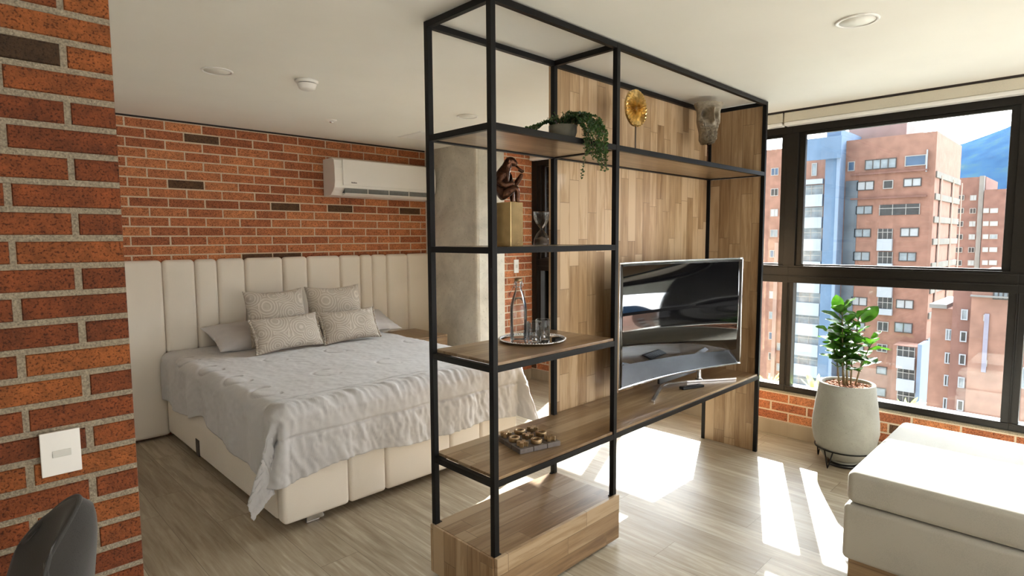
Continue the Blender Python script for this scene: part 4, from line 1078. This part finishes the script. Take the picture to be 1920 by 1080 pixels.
def ext(p0, p1, q0, q1, X):
    "Y and z range of a photo rectangle on the plane x=X"
    ym = (q0+q1)/2; xm = (p0+p1)/2
    ya = at(p0, ym, 0, X).y; yb = at(p1, ym, 0, X).y; za = at(xm, q1, 0, X).z; zb = at(xm, q0, 0, X).z
    return min(ya, yb), max(ya, yb), za, zb
def fbox(name, root, X, rect, mat, d0=.0, d1=.5):
    y0, y1, z0, z1 = ext(*rect, X); return boxw(name, (X-d1, X-d0, y0, y1, z0, z1), mat, root)
def win(root, X, rect, mat, n=2, frame='winframe'):
    y0, y1, z0, z1 = ext(*rect, X); fr = .09
    bm = bmesh.new()
    bx(bm, X-.10, X-.002, y0, y1, z0, z0+fr); bx(bm, X-.10, X-.002, y0, y1, z1-fr, z1)
    for k in range(n+1):
        yy = y0+(y1-y0-fr)*k/n; bx(bm, X-.10, X-.002, yy, yy+fr, z0+fr, z1-fr)
    f = objw('window', bm, MT[frame], root)
    bm = bmesh.new(); bx(bm, X-.05, X-.004, y0+.01, y1-.01, z0+.01, z1-.01); objw('pane', bm, MT[mat], f)
def balcony(root, X, px0, px1, open_, par, mat='dwin', dep=1.0):
    "dark opening with a white parapet in front of its lower edge; par may be None"
    f = None
    if open_: 
        y0, y1, z0, z1 = ext(px0, px1, *open_, X); bm = bmesh.new(); bx(bm, X-.06, X-.002, y0, y1, z0, z1); f = objw('loggia', bm, MT[mat], root)
        bm = bmesh.new(); bx(bm, X-.4, X-.35, y0, y1, z0+.75, z0+.82); 
        for k in range(4): yy = y0+(y1-y0-.06)*k/3; bx(bm, X-.09, X-.062, yy, yy+.07, z0, z1)
        objw('railing', bm, MT['winframe'], f)
    if par:
        y0, y1, z0, z1 = ext(px0, px1, *par, X); boxw('parapet', (X-.5, X-.003, y0, y1, z0, z1), MT['parapet'], root)
GZ = -27.0
MT['shadeband'] = plain('shaded_concrete_band', (.16, .15, .135), .9, nscale=.7, var=.15, spec=.2)  # darkened copies, the shade of the end wall is put into their colour
MT['shadecol'] = plain('shaded_pinkish_column', (.22, .15, .12), .9, nscale=.7, var=.15, spec=.2)
# --- the big red block opposite, with its blue service tower
XA = 80.0
b1_ = thing('apartment_block', 'tall red brick apartment block with blue-grey tower and white balconies, filling the wide window', 'building', (XA, 18, GZ))
yR = at(1752, 350, 0, XA).y; yL = at(1579, 350, 0, XA).y; zT = (at(1752, 247, 0, XA).z+at(1600, 262, 0, XA).z)/2
XD = at(1799, 350, 1, yR).x
boxw('wall', (XA, XD, yR, yL, GZ, zT), MT['brick_far'], b1_)
yT0 = at(1572, 350, 0, XA).y; yT1 = at(1530, 350, 0, XA).y
fbox('ledge', b1_, XA, (1596, 1740, 322, 325), MT['brick_far2'], -.1, .35)
fbox('ledge', b1_, XA, (1596, 1738, 369, 372), MT['brick_far2'], -.1, .3)
boxw('service_tower', (XA-2.2, XA+6, at(1573, 350, 0, XA-2.2).y, at(1546, 350, 0, XA-2.2).y, GZ, at(1555, 250, 0, XA).z), MT['bluewall'], b1_)
boxw('tower_edge', (XA-2.5, XA-2.21, at(1573, 350, 0, XA-2.5).y, at(1567, 350, 0, XA-2.5).y, GZ, at(1570, 262, 0, XA).z), MT['bluepale'], b1_)
y0, y1, z0, z1 = ext(1512, 1579, 258, 299, XA-2.6); boxw('tower_band', (XA-2.9, XA-2.55, y0, y1, z0, z1), MT['bluewall'], b1_)
fbox('stairwell_glazing', b1_, XA, (1574, 1597, 340, 905), MT['lwin'], -.1, .1).data.materials[0] = plain('stair_glazing_blue_grey', (.08, .105, .13), .3, nscale=.35, var=.35)
y0, y1, z0, z1 = ext(1598, 1705, 236, 258, XA+8); boxw('penthouse', (XA+6.5, XA+16, y0, y1, zT-.5, at(1650, 236, 0, XA+6.5).z), plain('weathered_pink_brick', (.20, .145, .14), .9, nscale=.6, var=.15), b1_)
for r in ((1590, 1603, 303, 321, 'bwin', 1), (1622, 1681, 298, 317, 'lwin', 4), (1697, 1737, 291, 311, 'bwin', 1), (1607, 1639, 340, 357, 'wwin', 2), (1656, 1675, 338, 354, 'dwin', 1), (1694, 1728, 334, 350, 'wwin', 2),
          (1605, 1636, 386, 402, 'lwin', 2), (1602, 1633, 429, 445, 'lwin', 2), (1688, 1723, 427, 444, 'wwin', 2), (1600, 1631, 472, 489, 'lwin', 2), (1685, 1718, 473, 490, 'lwin', 2),
          (1598, 1628, 516, 533, 'lwin', 2), (1683, 1716, 518, 534, 'lwin', 2), (1596, 1626, 557, 573, 'wwin', 2), (1680, 1713, 562, 579, 'wwin', 2), (1677, 1711, 605, 624, 'lwin', 2), (1645, 1666, 603, 621, 'dwin', 2),
          (1644, 1664, 645, 660, 'dwin', 2), (1643, 1663, 687, 702, 'lwin', 1), (1641, 1661, 727, 743, 'lwin', 1), (1596, 1622, 604, 620, 'lwin', 2), (1596, 1620, 648, 664, 'lwin', 2)):
    win(b1_, XA, r[:4], r[4], r[5], 'dframe' if r[4] in ('lwin', 'wwin') else 'winframe')
fbox('drainpipe', b1_, XA, (1737.5, 1739.5, 281, 322), MT['parapet'], 0, .3)
balcony(b1_, XA, 1649, 1725, (383, 403), None)
for op, pa in (((429, 448), (448, 470)), ((472, 494), (494, 516)), ((516, 537), (537, 557)), ((557, 579), (579, 590))): balcony(b1_, XA, 1646, 1674, op, pa)
# lower wing below the overhang
X2 = XA-3
bw = boxw('lower_wing', (X2, XA-.002, at(1719, 700, 0, X2).y, at(1672, 700, 0, X2).y, GZ, at(1700, 649, 0, X2).z), MT['brick_far'], b1_)
for op, pa in (((650, 669), (669, 691)), ((691, 711), (711, 733)), ((734, 754), (754, 775)), ((776, 796), (796, 818))): balcony(b1_, X2, 1682, 1716, op, pa)
boxw('corner_column', (X2-.3, X2+5, at(1727, 700, 0, X2).y, at(1719, 700, 0, X2).y-.01, GZ, at(1722, 645, 0, X2).z), MT['bluepale'], b1_)
# concrete frame showing on the end wall
for py in (327, 369, 412, 453, 497, 541, 585, 630, 675):
    zc_ = at(1756, py, 1, yR).z
    boxw('floor_band', (XA+.3, XD-.2, yR-.15, yR-.002, zc_-.35, zc_+.35), MT['shadeband'], b1_)
for px in (1757, 1779, 1795):
    xc_ = at(px, 450, 1, yR).x
    boxw('frame_column', (xc_-.4, xc_+.4, yR-.18, yR-.151, GZ, at(1756, 327, 1, yR).z), MT['shadecol'], b1_)
# --- balcony wing left of the tower
XB = 79.0
b2_ = b1_          # the balcony stack belongs to the same block
y0, y1, z0, z1 = ext(1496, 1540, 272, 300, XB)
boxw('wall', (XB, XB+7, at(1544, 400, 0, XB).y, at(1478, 400, 0, XB).y, GZ, at(1520, 279, 0, XB).z), MT['brick_far'], b2_)
boxw('roof_block', (XB+2, XB+6.5, at(1560, 260, 0, XB+2).y, at(1500, 260, 0, XB+2).y, at(1520, 279, 0, XB).z-.5, at(1530, 268, 0, XB+2).z), MT['brick_pale'], b2_)
win(b2_, XB, (1522, 1532, 306, 330), 'lwin', 1)
py = 337
rows_b = [((348, 366), (366, 388)), ((389, 408), (408, 428)), ((428, 448), (448, 470)), ((470, 490), (490, 508)), ((509, 527), (527, 548)), ((549, 567), (567, 590)), ((590, 606), (606, 628)), ((628, 644), (644, 666)), ((666, 683), (683, 704)), ((704, 721), (721, 744)), ((744, 762), (762, 784))]
boxw('parapet', (XB-.5, XB-.003, at(1545, 340, 0, XB).y, at(1478, 340, 0, XB).y, at(1520, 346, 0, XB).z, at(1520, 337, 0, XB).z), MT['parapet'], b2_)
for op, pa in rows_b: 
    sh_ = (op[0]-350)*.030
    balcony(b2_, XB, 1480, 1544-sh_, op, pa, 'lwin' if (op[0]//20) % 2 else 'dwin')
# --- pink block far left
XC = 95.0
b3_ = thing('pink_apartment_block', 'sunlit pinkish brick block seen in the narrow strip left of the window post', 'building', (XC, 45, GZ))
boxw('wall', (XC, XC+12, at(1482, 400, 0, XC).y, at(1330, 400, 0, XC).y, GZ, at(1452, 280, 0, XC).z), MT['brick_far'], b3_)
fbox('pilaster', b3_, XC, (1449, 1456, 455, 780), MT['brick_pale'], .0, .4)
for k in range(12):
    py = 315+k*38.5; dx = -k*.55
    win(b3_, XC, (1446+dx, 1460+dx, py, py+14), ('bwin', 'dwin', 'wwin', 'lwin')[k % 4], 2)
    if k > 7: win(b3_, XC, (1461+dx, 1471+dx, py+20, py+34), 'lwin', 1)
    win(b3_, XC, (1408+dx, 1424+dx, py+2, py+17), 'dwin', 2)
# --- far right red blocks
XF = 150.0
b4_ = thing('distant_apartment_block', 'distant red brick block with a grey pilaster right of the big block', 'building', (XF, 12, GZ-20))
boxw('wall', (XF, XF+18, at(1845, 400, 0, XF).y, at(1786, 400, 0, XF).y, GZ-20, at(1815, 333, 0, XF).z), MT['brick_far2'], b4_)
fbox('pilaster', b4_, XF, (1832, 1841, 331, 560), MT['greycol'], .0, 1.4)
XG = 148.0
b5_ = thing('distant_corner_block', 'distant red block with white windows and a pale pink end wall at far right', 'building', (XG, 6, GZ-20))
yq = at(1888, 400, 0, XG).y
boxw('wall', (XG, XG+14, yq, at(1843, 400, 0, XG).y, GZ-20, at(1866, 355, 0, XG).z), MT['brick_far2'], b5_)
boxw('end_wall', (XG+.2, XG+20, yq-8, yq-.01, GZ-20, at(1900, 356, 0, XG).z), MT['brick_pale'], b5_)
for k in range(8):
    py = 366+k*24.4; d = -k*.9
    win(b4_, XF, (1795+d, 1808+d, py, py+10), 'dwin', 2); win(b4_, XF, (1819+d, 1831+d, py, py+10), ('wwin', 'dwin', 'wwin')[k % 3], 2)
    if k > 0:
        win(b5_, XG, (1844+d*.6, 1855+d*.6, py, py+9), 'wwin', 1); win(b5_, XG, (1857+d*.6, 1872+d*.6, py, py+9), 'wwin' if k % 3 else 'lwin', 1)
# --- nearer block, lower right
XH = 60.0
b6_ = thing('near_apartment_block', 'nearer red brick block with narrow white framed windows seen in the lower pane', 'building', (XH, 2, GZ))
zS = at(1765, 578, 0, XH+3).z
boxw('low_wing', (XH+3, XH+12, at(1790, 650, 0, XH+3).y, at(1743, 650, 0, XH+3).y, GZ, zS), MT['brick_far'], b6_)
boxw('wall', (XH+1.6, XH+12, at(1818, 650, 0, XH+1.6).y, at(1782, 650, 0, XH+1.6).y, GZ, at(1800, 520, 0, XH+1.6).z), MT['brick_far2'], b6_)
boxw('tower_wall', (XH, XH+12, at(1990, 650, 0, XH).y, at(1816, 650, 0, XH).y, GZ, at(1850, 512, 0, XH).z), MT['brick_far'], b6_)
boxw('roof_edge', (XH+2.8, XH+12, at(1776, 576, 0, XH+3).y, at(1743, 576, 0, XH+3).y-.0, zS, zS+.35), MT['greycol'], b6_)
fbox('ledge', b6_, XH, (1820, 1990, 557, 560), MT['greycol'], -.1, .35)
fbox('slit_window_strip', b6_, XH, (1843, 1852, 588, 698), plain('mauve_strip', (.2, .19, .25), .6, nscale=.5), 0, .12)
for k, py in enumerate((617, 661, 703, 746)):
    win(b6_, XH+3, (1773-k*1.6, 1786-k*1.6, py, py+21), 'lwin' if k == 0 else 'dwin', 2, 'parapet')
for k, py in enumerate((580, 621, 664, 707, 750)):
    win(b6_, XH+1.6, (1802-k*2, 1815-k*2, py, py+20), ('lwin', 'dwin', 'dwin', 'lwin', 'dwin')[k], 1, 'parapet')
for py in (590, 632, 675): win(b6_, XH, (1844, 1851, py, py+12), 'wwin' if py < 600 else 'dwin', 1)
win(b6_, XH, (1862, 1892, 541, 562), 'lwin', 3, 'dframe'); win(b6_, XH, (1915, 1945, 600, 640), 'dwin', 2, 'parapet'); win(b6_, XH, (1915, 1945, 690, 730), 'lwin', 2, 'parapet')
# more of the same neighbourhood further along the street, seen in the television
for k, (xx, yy, wd, hh, mt) in enumerate(((72, -28, 22, 30, 'brick_pale'), (66, -62, 20, 34, 'brick_far'))):
    bb_ = thing('neighbour_block', ['pale brick block down the street beyond the right edge', 'red brick block furthest down the street beyond the right edge'][k], 'building', (xx, yy, GZ))
    boxw('wall', (xx, xx+14, yy, yy+wd, GZ, GZ+hh), MT[mt], bb_)
    for r_i in range(8):
        for c_i in range(3):
            zz = GZ+3+r_i*2.9; y_ = yy+2+c_i*6.5; bm = bmesh.new(); bx(bm, xx-.06, xx-.002, y_, y_+3, zz, zz+1.4); objw('window', bm, MT['lwin' if (r_i+c_i) % 2 else 'dwin'], bb_)
# exterior wing of brick that shields the bedroom window
struct(brick_wall('wall_exterior', (XF1+.005, 4.16, 0), (1, 0, 0), (0, -1, 0), 5.45-XF1, -3, 3.2, .165, .05, pitch=.0708, prot=.0035, thick=.35, mats=[MT['brick_out'], MT['mortar']]), 'brick wing wall outside the bedroom window')
# ground and wooded hill
bm = bmesh.new(); bx(bm, 12, 3500, -2500, 3500, GZ-21, GZ-20.5)
g_ = obj('ground', bm, plain('street_level_greenery', (.30, .31, .25), .95, nscale=.05, var=.4)); struct(g_, 'street level greenery far below')
bm = bmesh.new(); nx, ny = 60, 110; G = []
for i in range(nx+1):
    row = []
    for j in range(ny+1):
        x = 1500+i*40; y = -1700+j*40
        rise = sm(1500, 2700, x)
        side = .62+.40*sm(700, -900, y) if False else .0
        px_ = y/x
        hgt = 300+ (0.245-px_)*900 + 55*fbm(x*.0016, y*.0016, 4)
        hgt = max(40, min(780, hgt))
        row.append(bm.verts.new((x, y, -60+rise*hgt+22*fbm(x*.006, y*.006, 2)*rise)))
    G.append(row)
for i in range(nx):
    for j in range(ny): bm.faces.new((G[i][j], G[i+1][j], G[i+1][j+1], G[i][j+1])).smooth = True
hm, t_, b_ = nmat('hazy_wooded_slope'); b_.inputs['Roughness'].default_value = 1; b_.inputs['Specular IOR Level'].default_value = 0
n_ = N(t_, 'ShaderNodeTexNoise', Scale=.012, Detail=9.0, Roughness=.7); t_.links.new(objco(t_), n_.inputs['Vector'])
r_ = ramp(t_, n_.outputs[0], [(.35, (.012, .028, .058)), (.52, (.017, .040, .075)), (.62, (.024, .048, .062)), (.72, (.06, .07, .08))]); t_.links.new(r_.outputs[0], b_.inputs['Base Color'])  # blue distance haze is mixed into the slope's colour
h_ = obj('hill', bm, hm, keep=True); tag(h_, 'blue hazy wooded mountainside behind the distant blocks', 'hill')
# leafy plants on the ledge outside the glass
for k, (y, x, s, lab) in enumerate(((1.50, 4.80, .95, 'yellow-green spiky plant outside, low behind the window post by the shelving'), (.93, 4.86, .7, 'pale spiky plant outside the glass just right of the cement planter'), (1.86, 4.80, .8, 'pale spiky plant outside, in the narrow strip beside the shelving end'))):
    t = thing('ledge_plant', lab, 'plant', (x, y, .20), 0, 'plants on the outside ledge'); bm = bmesh.new(); rk = random.Random(k+1)
    for q in range(22):
        a = rk.uniform(0, 2*PI); el = rk.uniform(.35, 1.3); d = Vector((math.cos(a)*math.cos(el), math.sin(a)*math.cos(el), math.sin(el)))
        big_leaf(bm, Vector((0, 0, 0)), d, (.30*s*rk.uniform(.6, 1.1)), .13, .5, rk.uniform(-1, 1))
    obj('foliage', bm, MT['spiky'], t, keep=True)
struct(boxo('ceiling_overhang', (XF1+.05, 5.30, -3.4, 6.0, 2.36, 2.60), MT['greycol']), 'concrete floor slab jutting out over the windows')
struct(boxo('trim_7', (XF1+.05, 5.25, -3.4, 4.1, -.1, .20), plain('pale_ledge_concrete', (.55, .53, .49), .9, nscale=9)), 'concrete ledge outside the windows')
